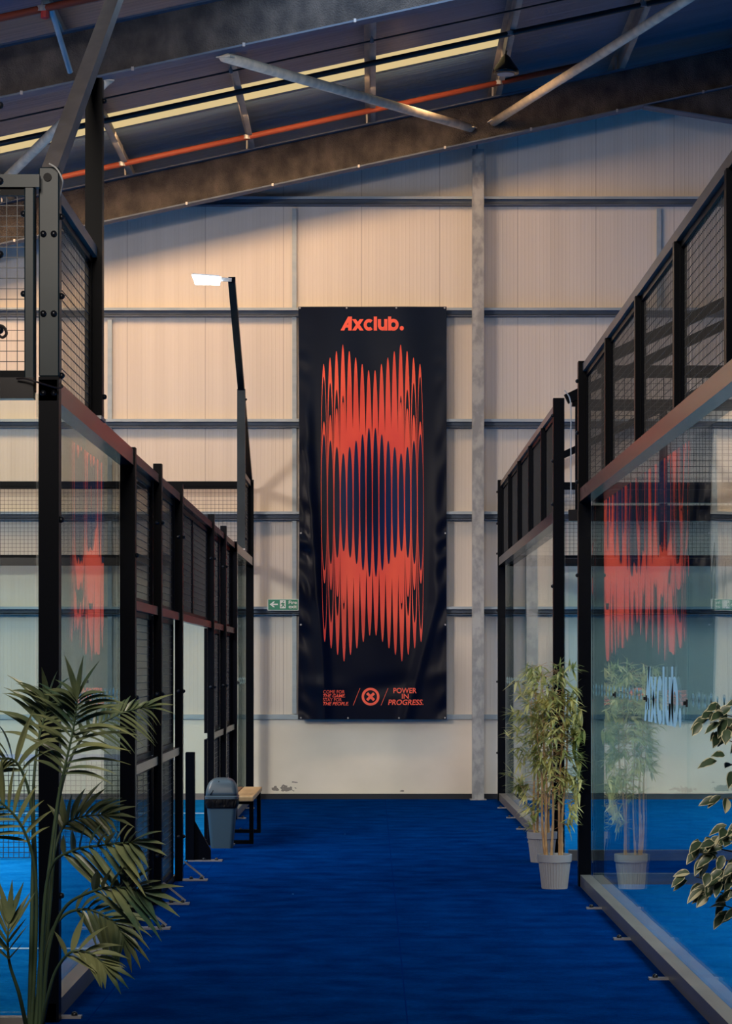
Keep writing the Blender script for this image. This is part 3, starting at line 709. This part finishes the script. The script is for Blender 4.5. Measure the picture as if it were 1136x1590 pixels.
# ------------------------------------------------------------------ padel net
nt_ = thing('court_net', 'black court net stretched across the blue left court behind the glass', 'net', (LX-.1, 22.1, 0))
mm = MB(); nx0, nx1 = -11.5, LX-.12
h = .0028; n = round((nx1-nx0)/.045)
for i in range(n+1):
    x = nx0+(nx1-nx0)*i/n; mm.box(x-h, x+h, 22.1-h, 22.1+h, .03, .88)
for j in range(20):
    z = .03+.85*j/19; mm.box(nx0, nx1, 22.1+h, 22.1+3*h, z-h, z+h)
obj('netting', mm, 'net', nt_)
obj('head_band', MB().box(nx0, nx1, 22.085, 22.115, .87, .93), 'band', nt_)
np_ = thing('net_post', 'short black net post standing at the entry gap left of the bin', 'net post', (LX+.02, 22.1, 0))
obj('post', MB().bevbox(LX-.02, LX+.06, 22.05, 22.15, 0, .95), 'black', np_)
gs = MB(); gs.add([(LX+.06, 22.09, .0), (LX+.20, 22.09, 0), (LX+.20, 22.09, .1), (LX+.06, 22.09, .35), (LX+.06, 22.11, .0), (LX+.20, 22.11, 0), (LX+.20, 22.11, .1), (LX+.06, 22.11, .35)],
                  [(0,1,2,3), (7,6,5,4), (0,4,5,1), (1,5,6,2), (2,6,7,3), (3,7,4,0)])
obj('gusset', gs, 'black', np_)
ap = obj('base_plate', MB().box(LX-.03, LX+.30, 22.04, 22.16, 0, .012), 'plate', np_)
for dx in (.14, .25): bolt((LX+dx, 22.07, .012), (0, 0, 1), ap)

# ------------------------------------------------------------------ banner
YB = YW-.20; SB = F/YB
def bx_(px): return (px-CX)/SB
def bz_(py): return CH-(py-HY)/SB
BX0, BX1, BZ1, BZ0 = bx_(462.5), bx_(693), bz_(476.5), bz_(1117)
def ripple(x, z):
    u = (x-BX0)/(BX1-BX0); v = (z-BZ0)/(BZ1-BZ0)
    edge = math.exp(-((u-0.04)/0.045)**2)*min(1, 1.5*(1-v)); edger = math.exp(-((1-u-.02)/0.04)**2)*min(1, 1.4*(1-v))
    d = 0.018*math.sin(u*4.6+1.6*v+0.4)*math.sin(v*3.0+.3) + 0.003*math.sin(u*15+v*4)
    wob = math.sin(v*13+1)*2.2+math.sin(v*29)*.9
    d += edge*(0.006*math.sin(v*88+wob+u*25)+0.009*math.sin(v*31+wob)) + edger*0.006*math.sin(v*74+wob*1.3-u*20)
    # long soft vertical fold on the left, swinging in towards the foot; its mirror on the right; a cross fold low down
    c1 = 0.10+0.035*math.sin(v*6+.5)+0.20*max(0, .30-v)
    d += 0.020*math.exp(-((u-c1)/0.035)**2)*max(0, min(1, (0.85-v)*2.5))
    c2 = 0.93-0.75*max(0, .28-v)
    d += 0.014*math.exp(-((u-c2)/0.04)**2)*max(0, min(1, (0.7-v)*2))
    d += 0.010*math.exp(-((v-0.075-0.10*(u-.35)**2)/0.022)**2)*math.sin(u*7+.6)
    d += 0.005*math.sin(v*6.2+u*3)*math.sin(u*9+1)*(.4+.6*(1-v))
    return YB - 0.02 - d
def bpt(px, py, off):
    x, z = bx_(px), bz_(py); return (x, ripple(x, z)-off, z)
bn = thing('wall_banner', 'tall black vinyl banner with red wave artwork hanging on the cream end wall', 'banner', ((BX0+BX1)/2, YB, BZ0))
m_ = MB(); nu, nv = 90, 260; m_.smooth = True
for side_ in (0, 1):
    vs = []
    for j in range(nv+1):
        for i in range(nu+1):
            # side edges bow in slightly near the top left and flare at the bottom
            v = j/nv; u = i/nu
            xl = BX0 + 0.022*(math.sin(v*math.pi*0.9)*0.7) * (1 if u < .5 else 0)*(1-2*u if u < .5 else 0)
            x = (BX0+(BX1-BX0)*u) + (xl-BX0)
            z = BZ0+(BZ1-BZ0)*v
            vs.append((x, ripple(x, z)+side_*0.0015, z))
    W = nu+1
    fs = [(j*W+i, j*W+i+1, (j+1)*W+i+1, (j+1)*W+i) for j in range(nv) for i in range(nu)]
    if side_: fs = [f[::-1] for f in fs]
    m_.add(vs, fs)
obj('vinyl_sheet', m_, 'banner', bn)
# lens artwork: 16 columns
def lens(mb, px, top, bot, hw, off, n=56):
    cy = (top+bot)/2; a = (bot-top)/2; vs = []
    for i in range(n+1):
        th = math.pi*i/n; y = cy-a*math.cos(th); w_ = max(1e-4, hw*(math.sin(th)))
        for s_ in (-1, -.33, .33, 1):
            vs.append(bpt(px+s_*w_ + (y-780)*0.004, y, off))
    mb.add(vs, [(i*4+k, (i+1)*4+k, (i+1)*4+k+1, i*4+k+1) for i in range(n) for k in range(3)])
Z1, Z2 = 4.057, 4.057
tops = [427, 387, 347, 306, 347, 387, 427, 467]; tops += tops[::-1]
bots = [880, 920, 962, 1002, 962, 920, 880, 840]; bots += bots[::-1]
i4t = [870, 910, 950, 990, 950, 910, 870, 830]; i4t += i4t[::-1]
i4b = [430, 390, 350, 310, 350, 390, 430, 470]; i4b += i4b[::-1]
i2t = {0: 508, 1: 548, 2: 590, 3: 627}; i2b = {0: 800, 1: 758, 2: 716, 3: 677}
i3t = {0: 790, 1: 748, 2: 708, 3: 668}; i3b = {0: 512, 1: 553, 2: 596, 3: 637}
L1, L2, L3, L4 = MB(), MB(), MB(), MB()
for m__ in (L1, L2, L3, L4): m__.smooth = True
for i in range(16):
    px = 503.2+9.96*i; j = i if i < 8 else 15-i
    hw = 5.0 if j == 0 else 5.1 if j < 3 else 5.35
    T = lambda z: 460+z/Z1
    Bq = lambda z: 780+z/Z2
    lens(L1, px, T(tops[i]), Bq(bots[i]), hw, .003)
    if 3 < i < 12: lens(L1, px, T(tops[i])+38, Bq(bots[i])-38, 6.2, .0031)
    if j in i2t:
        lens(L2, px, T(i2t[j]), Bq(i2b[j]), 4.45 if j < 3 else 4.0, .005)
        lens(L3, px, T(i3t[j]), Bq(i3b[j]), 4.75 if j > 1 else 4.35, .007)
    lens(L4, px, T(i4t[i]), Bq(i4b[i]), 4.15, .009)
obj('outer_red_lenses', L1, 'red', bn); obj('outer_dark_lenses', L2, 'banner', bn)
obj('inner_red_lenses', L3, 'red', bn); obj('inner_dark_lenses', L4, 'lens_dark', bn)
# title
def flat_text(mb, polys, x0, y0, w_, total, off, vs_=1.0):
    s_ = w_/total
    for p in polys:
        mb.add([bpt(x0+u*s_, y0-v*s_*vs_, off) for (u, v) in p], [tuple(range(len(p)))])
tt = MB(); flat_text(tt, POL, 528.5, 513.6, 98.5, PW, .004, 1.12); obj('title_lettering', tt, 'coral', bn)
def font_mesh(txt, off=0.0, shear=0.0):
    cu = bpy.data.curves.new('t', 'FONT'); cu.body = txt; cu.size = 1.0; cu.offset = off; cu.shear = shear; cu.resolution_u = 4
    cu.align_x = 'LEFT'
    to = bpy.data.objects.new('t', cu); COL.objects.link(to)
    dg = bpy.context.evaluated_depsgraph_get(); me = bpy.data.meshes.new_from_object(to.evaluated_get(dg))
    vs = [(v.co.x, v.co.y) for v in me.vertices]; fs = [tuple(p.vertices) for p in me.polygons]
    bpy.data.objects.remove(to); bpy.data.curves.remove(cu); bpy.data.meshes.remove(me)
    x0 = min(v[0] for v in vs); x1 = max(v[0] for v in vs); y0 = min(v[1] for v in vs); y1 = max(v[1] for v in vs)
    return [((x-x0)/(x1-x0), (y-y0)/(y1-y0)) for x, y in vs], fs
def btext(name, txt, x0, x1, ytop, ybot, off=.02, shear=0):
    vs, fs = font_mesh(txt, off, shear)
    t_ = MB(); t_.add([bpt(x0+u*(x1-x0), ybot-v*(ybot-ytop), .004) for u, v in vs], fs)
    obj(name, t_, 'coral', bn)
def zp(x, y): return 480+x/5.68, 1050+y/5.68
for (txt, x0, x1, y0, y1, o_, sh) in (('COME FOR', 124, 312, 123, 152, 0.0, 0), ('THE GAME.', 122, 316, 158, 187, .014, .25), ('STAY FOR', 122, 286, 192, 221, 0, 0), ('THE PEOPLE.', 122, 346, 227, 257, .014, .25),
                                  ('POWER', 741, 946, 102, 150, .018, 0), ('IN', 816, 876, 154, 198, .018, 0), ('PROGRESS.', 694, 1006, 205, 254, .018, .18)):
    a, b = zp(x0, y0), zp(x1, y1); btext('lettering', txt, a[0], b[0], a[1], b[1], o_, sh)
em = MB(); c0 = zp(540, 180); N_ = 40
for i in range(N_):
    a0, a1 = 2*math.pi*i/N_, 2*math.pi*(i+1)/N_
    pts_ = [(10.0, a0), (13.8, a0), (13.8, a1), (10.0, a1)]
    em.add([bpt(c0[0]+r_*math.cos(a), c0[1]+r_*math.sin(a), .004) for r_, a in pts_], [(3, 2, 1, 0)])
for s_ in (1, -1):
    d = Vector((math.cos(math.radians(45)), s_*math.sin(math.radians(45)))); nn = Vector((-d.y, d.x))
    cs = [Vector(c0)+d*7.6+nn*2.1, Vector(c0)+d*7.6-nn*2.1, Vector(c0)-d*7.6-nn*2.1, Vector(c0)-d*7.6+nn*2.1]
    em.add([bpt(q_.x, q_.y, .004+.0006*s_) for q_ in cs], [(0, 1, 2, 3)])
obj('cross_emblem', em, 'coral', bn)
for (xa, ya, xb, yb) in ((387, 257, 447, 105), (632, 257, 694, 105)):
    a, b = zp(xa, ya), zp(xb, yb)
    sm_ = MB(); sm_.add([bpt(a[0]-.35, a[1], .004), bpt(a[0]+.35, a[1], .004), bpt(b[0]+.35, b[1], .004), bpt(b[0]-.35, b[1], .004)], [(0, 1, 2, 3)]); obj('slash', sm_, 'coral', bn)
for (px, py) in ((465.5, 478.5), (538, 478.5), (615, 478.5), (690, 478.5), (467, 1114.5), (540, 1114.8), (619, 1114.8), (690.5, 1114.5), (467, 828), (467, 970), (691, 828), (691, 970)):
    c = Vector(bpt(px, py, .004)); e = MB(); e.tube([c, c+Vector((0, -.004, 0))], .011, 12); obj('eyelet', e, 'plate', bn)

# ------------------------------------------------------------------ fire exit sign
YS = YW-.17; SS = F/YS
def sp_(px, py, off=0): return ((px-CX)/SS, YS-off, CH-(py-HY)/SS)
sg = thing('fire_exit_sign', 'green fire exit sign with a left arrow, left of the banner', 'sign', sp_(439, 948))
b0, b1 = sp_(415.3, 948), sp_(463.3, 930)
obj('sign_board', MB().box(b0[0], b1[0], YS, YS+.012, b0[2], b1[2]), 'white', sg)
obj('green_face', MB().box(b0[0]+.008, b1[0]-.008, YS-.002, YS, b0[2]+.008, b1[2]-.008), 'sign_green', sg)
z6 = lambda x, y: (180+x/3.613, 660+y/3.613)
def poly(pts_, name):
    q_ = MB(); q_.add([sp_(*z6(x, y), .004) for x, y in pts_], [tuple(range(len(pts_)))]); obj(name, q_, 'white', sg)
poly([(862, 1006), (882, 990), (892, 990), (880, 1002), (908, 1002), (908, 1010), (880, 1010), (892, 1022), (882, 1022)], 'arrow')
poly([(919, 983), (952, 983), (952, 1028), (919, 1028)], 'doorway')
q_ = MB()
for pts_ in ([(929, 998), (938, 994), (942, 1008), (934, 1012)], [(934, 1008), (941, 1008), (948, 1018), (944, 1021)], [(934, 1009), (939, 1012), (931, 1022), (923, 1022), (923, 1018), (929, 1018)], [(938, 996), (948, 1004), (946, 1007), (937, 1001)], [(929, 998), (932, 1001), (926, 1007), (922, 1005)], [(936, 986), (942, 986), (943, 992), (937, 993)]):
    q_.add([sp_(*z6(x, y), .006) for x, y in pts_], [tuple(range(len(pts_)))])
obj('running_figure', q_, 'sign_green', sg)
for txt, x0, x1, y0, y1 in (('Fire', 968, 1014, 985, 1005), ('exit', 968, 1014, 1009, 1028)):
    vs, fs = font_mesh(txt, .015); q_ = MB()
    q_.add([sp_(*z6(x0+u*(x1-x0), y1-v*(y1-y0)), .004) for u, v in vs], fs); obj('lettering', q_, 'white', sg)

# ------------------------------------------------------------------ swing-top bin
def rrect(cx, cy, hx, hy, r_, n=5):
    out = []
    for (sx, sy, a0) in ((1, 1, 0), (-1, 1, 90), (-1, -1, 180), (1, -1, 270)):
        for k in range(n+1):
            a = math.radians(a0+90*k/n); out.append((cx+sx*(hx-r_)+r_*math.cos(a), cy+sy*(hy-r_)+r_*math.sin(a)))
    return out
def loft(mb, secs):
    n = len(secs[0][0]); vs = []
    for pts_, z in secs: vs += [(p[0], p[1], z) for p in pts_]
    fs = []
    for i in range(len(secs)-1):
        for k in range(n): fs.append((i*n+k, i*n+(k+1) % n, (i+1)*n+(k+1) % n, (i+1)*n+k))
    fs += [tuple(range(n-1, -1, -1)), tuple((len(secs)-1)*n+k for k in range(n))]
    mb.add(vs, fs)
bxc, byc = -1.40, 23.75
bt = thing('swing_bin', 'blue-grey swing-top bin with a black liner beside the bench', 'bin', (bxc, byc, 0))
m_ = MB(); loft(m_, [(rrect(bxc, byc, .100, .115, .03), 0), (rrect(bxc, byc, .102, .117, .03), .02), (rrect(bxc, byc, .138, .155, .035), .43), (rrect(bxc, byc, .142, .158, .035), .455)])
obj('body', m_, 'binbody', bt, smooth=False)
m_ = MB(); rr = []
for zz, e in ((.375, .004), (.39, .010), (.42, .012), (.455, .012), (.472, .006)):
    pts_ = rrect(bxc, byc, .134+.008*(zz-.375)/.1+e, .152+e, .035)
    pts_ = [(x+random.uniform(-.003, .003), y+random.uniform(-.003, .003)) for x, y in pts_]
    rr.append((pts_, zz+ (0)))
loft(m_, rr); obj('liner', m_, 'liner', bt)
m_ = MB(); loft(m_, [(rrect(bxc, byc, .152, .168, .04), .462), (rrect(bxc, byc, .154, .17, .04), .485), (rrect(bxc, byc, .145, .162, .04), .492)]); ld = obj('lid_rim', m_, 'binlid', bt)
m_ = MB(); secs = []
for k in range(9):
    a = k/8*math.pi/2; z = .49+.165*math.sin(a); hx = max(.012, .145*math.cos(a)**.55); hy = max(.03, .160*math.cos(a)**.35)
    secs.append((rrect(bxc, byc, hx, hy, min(hx, hy, .04)*.95), z))
loft(m_, secs); m_.sm = [True]*len(m_.sm); dm = obj('domed_lid', m_, 'binlid', bt)
fl = MB()
for sg_ in (-1, 1):
    fl.bar((bxc-.10, byc-.166, .50), (bxc-.02, byc-.13, .625), .006, .008, side=(0, 1, 0))
obj('swing_flap_seam', fl, 'liner', dm)

# ------------------------------------------------------------------ bench
bn2 = thing('bench', 'pale wooden bench on black square legs behind the bin', 'bench', (-1.3, 25.0, 0))
for (x0, x1, mt) in ((-1.485, -1.32, 'woodshade'), (-1.315, -1.125, 'wood')):
    s_ = obj('seat_plank', MB().bevbox(x0, x1, 24.05, 26.05, .415, .46, .006), mt, bn2)
    if mt == 'woodshade': s_['label'] = 'seat plank with shade in its colour'
for y in (24.25, 25.85):
    lf = MB(); lf.box(-1.17, -1.13, y-.02, y+.02, 0, .415); lf.box(-1.47, -1.43, y-.02, y+.02, 0, .415)
    lf.box(-1.43, -1.17, y-.02, y+.02, 0, .035); lf.box(-1.43, -1.17, y-.02, y+.02, .38, .415); obj('leg_frame', lf, 'black', bn2)

# ------------------------------------------------------------------ plants
def leaf(mb, base, d, up, L, W_, droop=0.0, n=5, fold=0.15):
    """pointed leaf: base point, direction, up vector, curved down by droop, with a folded midrib"""
    d = Vector(d).normalized(); up = Vector(up); s_ = d.cross(up)
    if s_.length < 1e-3: s_ = d.cross(Vector((1, 0, .1)))
    s_.normalize(); nrm = s_.cross(d).normalized()
    vs = []; p = Vector(base); dd = d.copy()
    for i in range(n+1):
        t_ = i/n; w_ = W_*math.sin(math.pi*min(1, (t_*0.94+0.06))**0.75)*0.5
        if i == n: w_ = 0.0004
        vs += [p-s_*w_+nrm*fold*w_, p, p+s_*w_+nrm*fold*w_]
        dd = (dd+Vector((0, 0, -droop/n))).normalized(); p = p+dd*L/n; nrm = s_.cross(dd).normalized()
    fs = []
    for i in range(n):
        for k in range(2): fs.append((i*3+k, i*3+k+1, (i+1)*3+k+1, (i+1)*3+k))
    mb.add(vs, fs)
def pot(root, x, y, rt, rb, h_, ribs=True):
    n = 96; m_ = MB(); prof = [(rb, 0), (rb+.002, .01), (rb+(rt-rb)*.72, h_*.77), (rt*.985, h_*.78), (rt, h_*.97), (rt, h_), (rt-.012, h_), (rt-.02, h_*.9)]
    vs = []
    for i, (r_, z) in enumerate(prof):
        for k in range(n):
            a = 2*math.pi*k/n; rr_ = r_
            if ribs and i in (1, 2): rr_ = r_*(1.0 if k % 3 else 0.962)
            vs.append((x+rr_*math.cos(a), y+rr_*math.sin(a), z))
    fs = [tuple(range(n-1, -1, -1))]
    for i in range(len(prof)-1):
        for k in range(n): fs.append((i*n+k, i*n+(k+1) % n, (i+1)*n+(k+1) % n, (i+1)*n+k))
    m_.add(vs, fs); obj('pot', m_, 'pot', root)
    s_ = MB(); s_.lathe([(rt-.02, h_*.84), (rt-.021, h_*.88), (.01, h_*.9)], (x, y, 0), 24); obj('soil', s_, 'soil', root)
def bamboo(x, y, label, seed, canes, H, sprays, sz=1.0):
    random.seed(seed)
    root = thing('potted_bamboo', label, 'plant', (x, y, 0), 'bamboo plants in grey pots')
    pot(root, x, y, .132, .098, .262)
    fo = MB()
    cs = []
    for (dx, dy, tx, ty, hh, hc) in canes:
        pts_ = []
        nseg = 14
        for i in range(nseg+1):
            t_ = i/nseg; pts_.append((x+dx+tx*t_+.008*math.sin(9*t_+dx*50), y+dy+ty*t_, .22+(hh-.22)*t_))
        c_ = MB(); prev = None; fp = []; fr = []
        for i in range(nseg*4+1):
            t_ = i/(nseg*4); k = t_*nseg; i0 = min(int(k), nseg-1); q0 = Vector(pts_[i0]).lerp(Vector(pts_[i0+1]), k-i0)
            r_ = (.0105-.006*t_)*(1.22 if i % 5 == 0 else 1.0); fp.append(q0); fr.append(r_)
        c_.tube(fp, fr, 8); obj('cane', c_, 'cane', root, smooth=True); cs.append(fp)
    tw = MB()
    for (px, py, z, rad, cnt) in sprays:
        for _ in range(max(2, int(cnt*.98))):
            o_ = Vector((random.gauss(0, 1), random.gauss(0, 1), random.gauss(0, 1)*1.0)); o_ = o_.normalized()*rad*1.25*random.random()**.45
            c_ = Vector((px, py, z))+o_
            c_.x = min(c_.x, RX-.07-random.uniform(0, .06))
            if c_.x > 1.42: c_.y = min(c_.y, y-.02)
            out = Vector((c_.x-x, c_.y-y, 0)); out = out.normalized() if out.length > .02 else Vector((random.uniform(-1, 1), random.uniform(-1, 1), 0)).normalized()
            ax = (out*0.9+Vector((random.uniform(-.6, .6), random.uniform(-.6, .6), random.uniform(-.35, .55)))).normalized()
            tw.tube([c_-ax*random.uniform(.07, .16)*sz, c_], [.0016, .001], 4, cap=False)
            for k in range(random.randint(4, 7)):
                rv = Vector((random.uniform(-1, 1), random.uniform(-1, 1), random.uniform(-.75, .55)))
                d = (ax*0.75+rv*0.75).normalized()
                if c_.x > RX-.15 and d.x > 0: d.x *= -.2; d.normalize()
                leaf(fo, c_, d, (0, 0, 1), random.uniform(.085, .150)*sz, random.uniform(.015, .023)*sz, droop=random.uniform(.1, .55), n=4)
    obj('twigs', tw, 'cane', root); obj('foliage', fo, 'bamboo', root)
    return root
s1 = F/19.38; X1 = (861-CX)/s1
def sz1(px, py, s_): return ((px-CX)/s_, CH-(py-HY)/s_)
def sprays_from(lst, s_, y, dy=.1):
    out = []
    for (px, py, rp, cnt) in lst:
        x, z = sz1(px, py, s_); out.append((x, y+random.uniform(-dy, dy), z, rp/s_, cnt))
    return out
spA = sprays_from([(875, 1045, 18, 12), (845, 1048, 22, 18), (835, 1085, 24, 22), (868, 1075, 22, 20), (892, 1090, 14, 9), (855, 1110, 28, 34), (880, 1125, 24, 24), (838, 1140, 28, 30),
                   (862, 1155, 30, 34), (893, 1145, 16, 10), (848, 1180, 24, 22), (878, 1190, 24, 22), (866, 1215, 22, 15), (895, 1215, 14, 8), (898, 1240, 12, 7), (905, 1140, 12, 7), (886, 1262, 12, 6), (880, 1280, 10, 4), (840, 1100, 24, 16)], s1, 19.4)
bamboo(X1, 19.4, 'artificial bamboo in a grey ribbed pot, the nearer of two by the glass corner', 11,
       [(-.055, .0, -.03, .02, 1.45, 1), (-.02, -.03, .0, .03, 1.62, 1), (.03, .02, .04, -.03, 1.7, 1), (.05, -.03, .06, .05, 1.5, 1), (-.07, .03, -.06, 0, 1.3, 1)], 1.78, spA)
s2 = F/22.0; X2 = 1.475
spB = sprays_from([(835, 1040, 16, 10), (815, 1050, 14, 9), (822, 1080, 18, 14), (810, 1110, 16, 12), (822, 1140, 20, 16), (803, 1145, 12, 7), (812, 1178, 16, 10), (806, 1215, 16, 12), (822, 1240, 18, 13), (835, 1250, 14, 9), (832, 1270, 12, 6), (836, 1290, 12, 5), (845, 1200, 16, 10)], s2, 22.0)
bamboo(X2, 22.0, 'artificial bamboo in a grey ribbed pot, the farther one behind its twin', 12,
       [(-.06, 0, -.03, 0, 1.4, 1), (-.03, .03, -.03, 0, 1.6, 1), (.03, -.03, -.03, 0, 1.65, 1), (.06, .03, .03, 0, 1.3, 1)], 1.7, spB)

# palm, near left
YP = 8.0
random.seed(5)
pr = thing('potted_palm', 'large artificial palm with arching fronds in the left foreground', 'plant', (-1.05, YP, 0))
pot(pr, -1.05, YP, .17, .13, .3)
def frond(pts_, dys, leaflets, t0, L, droop, name='frond', spreadv=0.9, rl=1.0, ll=1.0, upv=0.0, W_=.021):
    P3 = [P(px, py, YP+dy) for (px, py), dy in zip(pts_, dys)]
    cv = curve_tube(P3, 1, steps=10)
    st = MB(); n = len(cv); st.tube(cv, [.0075-.0055*i/(n-1) for i in range(n)], 7)
    fr = obj(name, st, 'palmstem', pr, smooth=True)
    lf = MB()
    viewd = Vector((0, -1, 0))
    for k in range(leaflets):
        t_ = t0+(1-t0)*(k+.5)/leaflets
        i = min(int(t_*(n-1)), n-2); q0 = cv[i].lerp(cv[i+1], t_*(n-1)-i); d = (cv[i+1]-cv[i]).normalized()
        s_ = d.cross(viewd).normalized()          # sideways in picture plane
        env = math.sin(math.pi*(0.18+0.72*((t_-t0)/(1-t0))))**.7
        for sg_, mul in ((1, rl), (-1, ll)):
            if mul <= 0: continue
            fw = .55+.7*((t_-t0)/(1-t0))
            dr = (s_*sg_*spreadv+d*fw+Vector((0, random.uniform(-.45, .3), upv+random.uniform(-.08, .12)))).normalized()
            leaf(lf, q0, dr, Vector((random.uniform(-.25, .25), -.55, .8)), L*env*mul*random.uniform(.85, 1.1), W_*random.uniform(.8, 1.15), droop=droop*random.uniform(.7, 1.3), n=7, fold=.35)
    # terminal leaflets
    d = (cv[-1]-cv[-2]).normalized()
    for a in (-.35, .0, .3):
        leaf(lf, cv[-1], (d+d.cross(viewd)*a).normalized(), Vector((0, -.6, .8)), L*.75, W_, droop=droop*.5, n=7, fold=.3)
    obj('leaflets', lf, 'palm', fr)
frond([(55, 1600), (70, 1408), (89, 1249), (102, 1186), (115, 1126), (120, 1085)], [0, 0, .0, -.03, -.06, -.1], 15, .52, .22, .75, rl=1.05, ll=.8)
frond([(50, 1600), (56, 1400), (52, 1240), (58, 1160), (70, 1110), (74, 1092)], [.05, .05, .1, .12, .12, .1], 12, .60, .20, .85, rl=.8, ll=1.0)
frond([(62, 1600), (66, 1450), (78, 1350), (115, 1320), (165, 1312), (205, 1307)], [0, -.05, -.1, -.2, -.32, -.45], 9, .50, .27, .35, rl=1.0, ll=.45, spreadv=.75, W_=.026)
frond([(66, 1600), (75, 1480), (100, 1410), (150, 1382), (190, 1378), (215, 1382)], [0, -.08, -.15, -.25, -.35, -.4], 7, .55, .26, .25, rl=1.0, ll=.6, W_=.026, spreadv=.65)
frond([(60, 1600), (78, 1400), (92, 1240), (125, 1150), (178, 1112), (222, 1098)], [.1, .12, .15, .2, .25, .3], 14, .58, .16, .7, rl=1.0, ll=.45, W_=.016)
frond([(45, 1600), (50, 1400), (50, 1262), (30, 1190), (0, 1178), (-40, 1195)], [0, 0, 0, -.05, -.1, -.1], 12, .55, .21, .8, rl=1.0, ll=1.0)
frond([(48, 1600), (56, 1450), (54, 1350), (35, 1285), (0, 1245), (-45, 1225)], [0, 0, -.05, -.1, -.15, -.2], 12, .50, .22, .5, rl=.7, ll=1.1)
frond([(42, 1600), (30, 1545), (15, 1497), (12, 1460), (14, 1430)], [0, -.1, -.15, -.2, -.2], 6, .5, .17, -.1, rl=1.0, ll=1.0, W_=.02, spreadv=.5)
frond([(64, 1600), (75, 1545), (88, 1505), (111, 1478), (140, 1480), (160, 1495)], [0, -.1, -.15, -.2, -.2, -.2], 7, .5, .15, .5, rl=.9, ll=.9)
frond([(60, 1600), (70, 1480), (95, 1425), (135, 1412), (175, 1430), (190, 1450)], [.1, .1, .12, .1, .1, .1], 12, .5, .17, .7, rl=1.0, ll=.9)
frond([(58, 1600), (72, 1450), (80, 1350), (95, 1290), (120, 1270), (160, 1265)], [.15, .15, .2, .25, .25, .25], 10, .6, .15, .7, rl=1.0, ll=1.0)

# variegated ficus, near right
random.seed(21)
YFc = 7.4; sF = F/YFc; xf = (1235-CX)/sF
fc = thing('potted_ficus', 'variegated ficus with cream-edged leaves at the right edge', 'plant', (xf, YFc, 0))
pot(fc, xf, YFc, .15, .12, .28)
tr = MB(); tr.tube([(xf, YFc, .2), (xf+.02, YFc, .7), (xf-.01, YFc+.02, 1.2), (xf+.01, YFc, 1.75)], [.016, .013, .010, .005], 8); obj('trunk', tr, 'bark', fc, smooth=True)
br_ = MB(); lv = MB()
def fleaf(base, d, L, W_):
    d = Vector(d).normalized(); up = Vector((random.uniform(-.5, .5), -.8, .6)); s_ = d.cross(up).normalized(); nrm = s_.cross(d).normalized()
    n = 7; vs = []; p = Vector(base)+d*.012; dd = d.copy()
    lv.cur = 0
    for i in range(n+1):
        t_ = i/n; w_ = W_*.5*math.sin(math.pi*t_**.85)**.8*(1-.25*t_) if 0 < i < n else .0006
        wi = w_*(.80+.12*math.sin(i*2.3+base[0]*90)) if i < n-1 else w_*.4
        vs += [p-s_*w_+nrm*w_*.3, p-s_*wi+nrm*wi*.3, p, p+s_*wi+nrm*wi*.3, p+s_*w_+nrm*w_*.3]
        dd = (dd+Vector((0, 0, -.09))).normalized(); p = p+dd*L/n; nrm = s_.cross(dd).normalized()
    n0 = len(lv.v); lv.v += [tuple(q) for q in vs]
    flip = random.random() < .22
    for i in range(n):
        for k in range(4):
            lv.f.append([n0+i*5+k, n0+i*5+k+1, n0+(i+1)*5+k+1, n0+(i+1)*5+k]); lv.mi.append(1 if (k in (0, 3) or flip and k == 1) else 0); lv.sm.append(True)
cl = [(1125, 1110, 26, 10), (1100, 1122, 16, 5), (1132, 1150, 22, 8), (1128, 1185, 20, 5), (1133, 1240, 12, 4), (1120, 1305, 26, 12), (1092, 1312, 20, 9), (1120, 1345, 28, 14), (1085, 1365, 18, 7), (1110, 1385, 24, 11), (1130, 1410, 20, 8), (1105, 1330, 20, 8),
      (1165, 1120, 40, 22), (1170, 1200, 40, 18), (1165, 1290, 40, 22), (1165, 1370, 45, 26), (1210, 1150, 50, 30), (1230, 1250, 55, 34), (1220, 1350, 55, 34), (1290, 1180, 50, 30), (1290, 1300, 55, 34), (1240, 1080, 45, 24)]
for (px, py, rp, cnt) in cl:
    cc = Vector(((px-CX)/sF, YFc, CH-(py-HY)/sF)); tb = Vector((xf, YFc, cc.z-.12))
    cc.y += random.uniform(-.08, .08)
    br_.tube([tb, tb.lerp(cc, .5)+Vector((0, 0, .03)), cc], [.004, .0028, .0015], 5)
    for _ in range(max(3, int(cnt*.7))):
        o_ = Vector((random.gauss(0, 1), random.gauss(0, 1), random.gauss(0, 1))).normalized()*rp/sF*random.random()**.5
        p0 = cc+o_
        out = Vector((-abs(random.gauss(.6, .5)) if px < 1180 else random.uniform(-1, 1), random.uniform(-.7, .4), random.uniform(-.7, .25)))
        fleaf(p0, out, random.uniform(.048, .066), random.uniform(.028, .036))
obj('branches', br_, 'bark', fc); obj('foliage', lv, ['ficus', 'ficuscream'], fc)
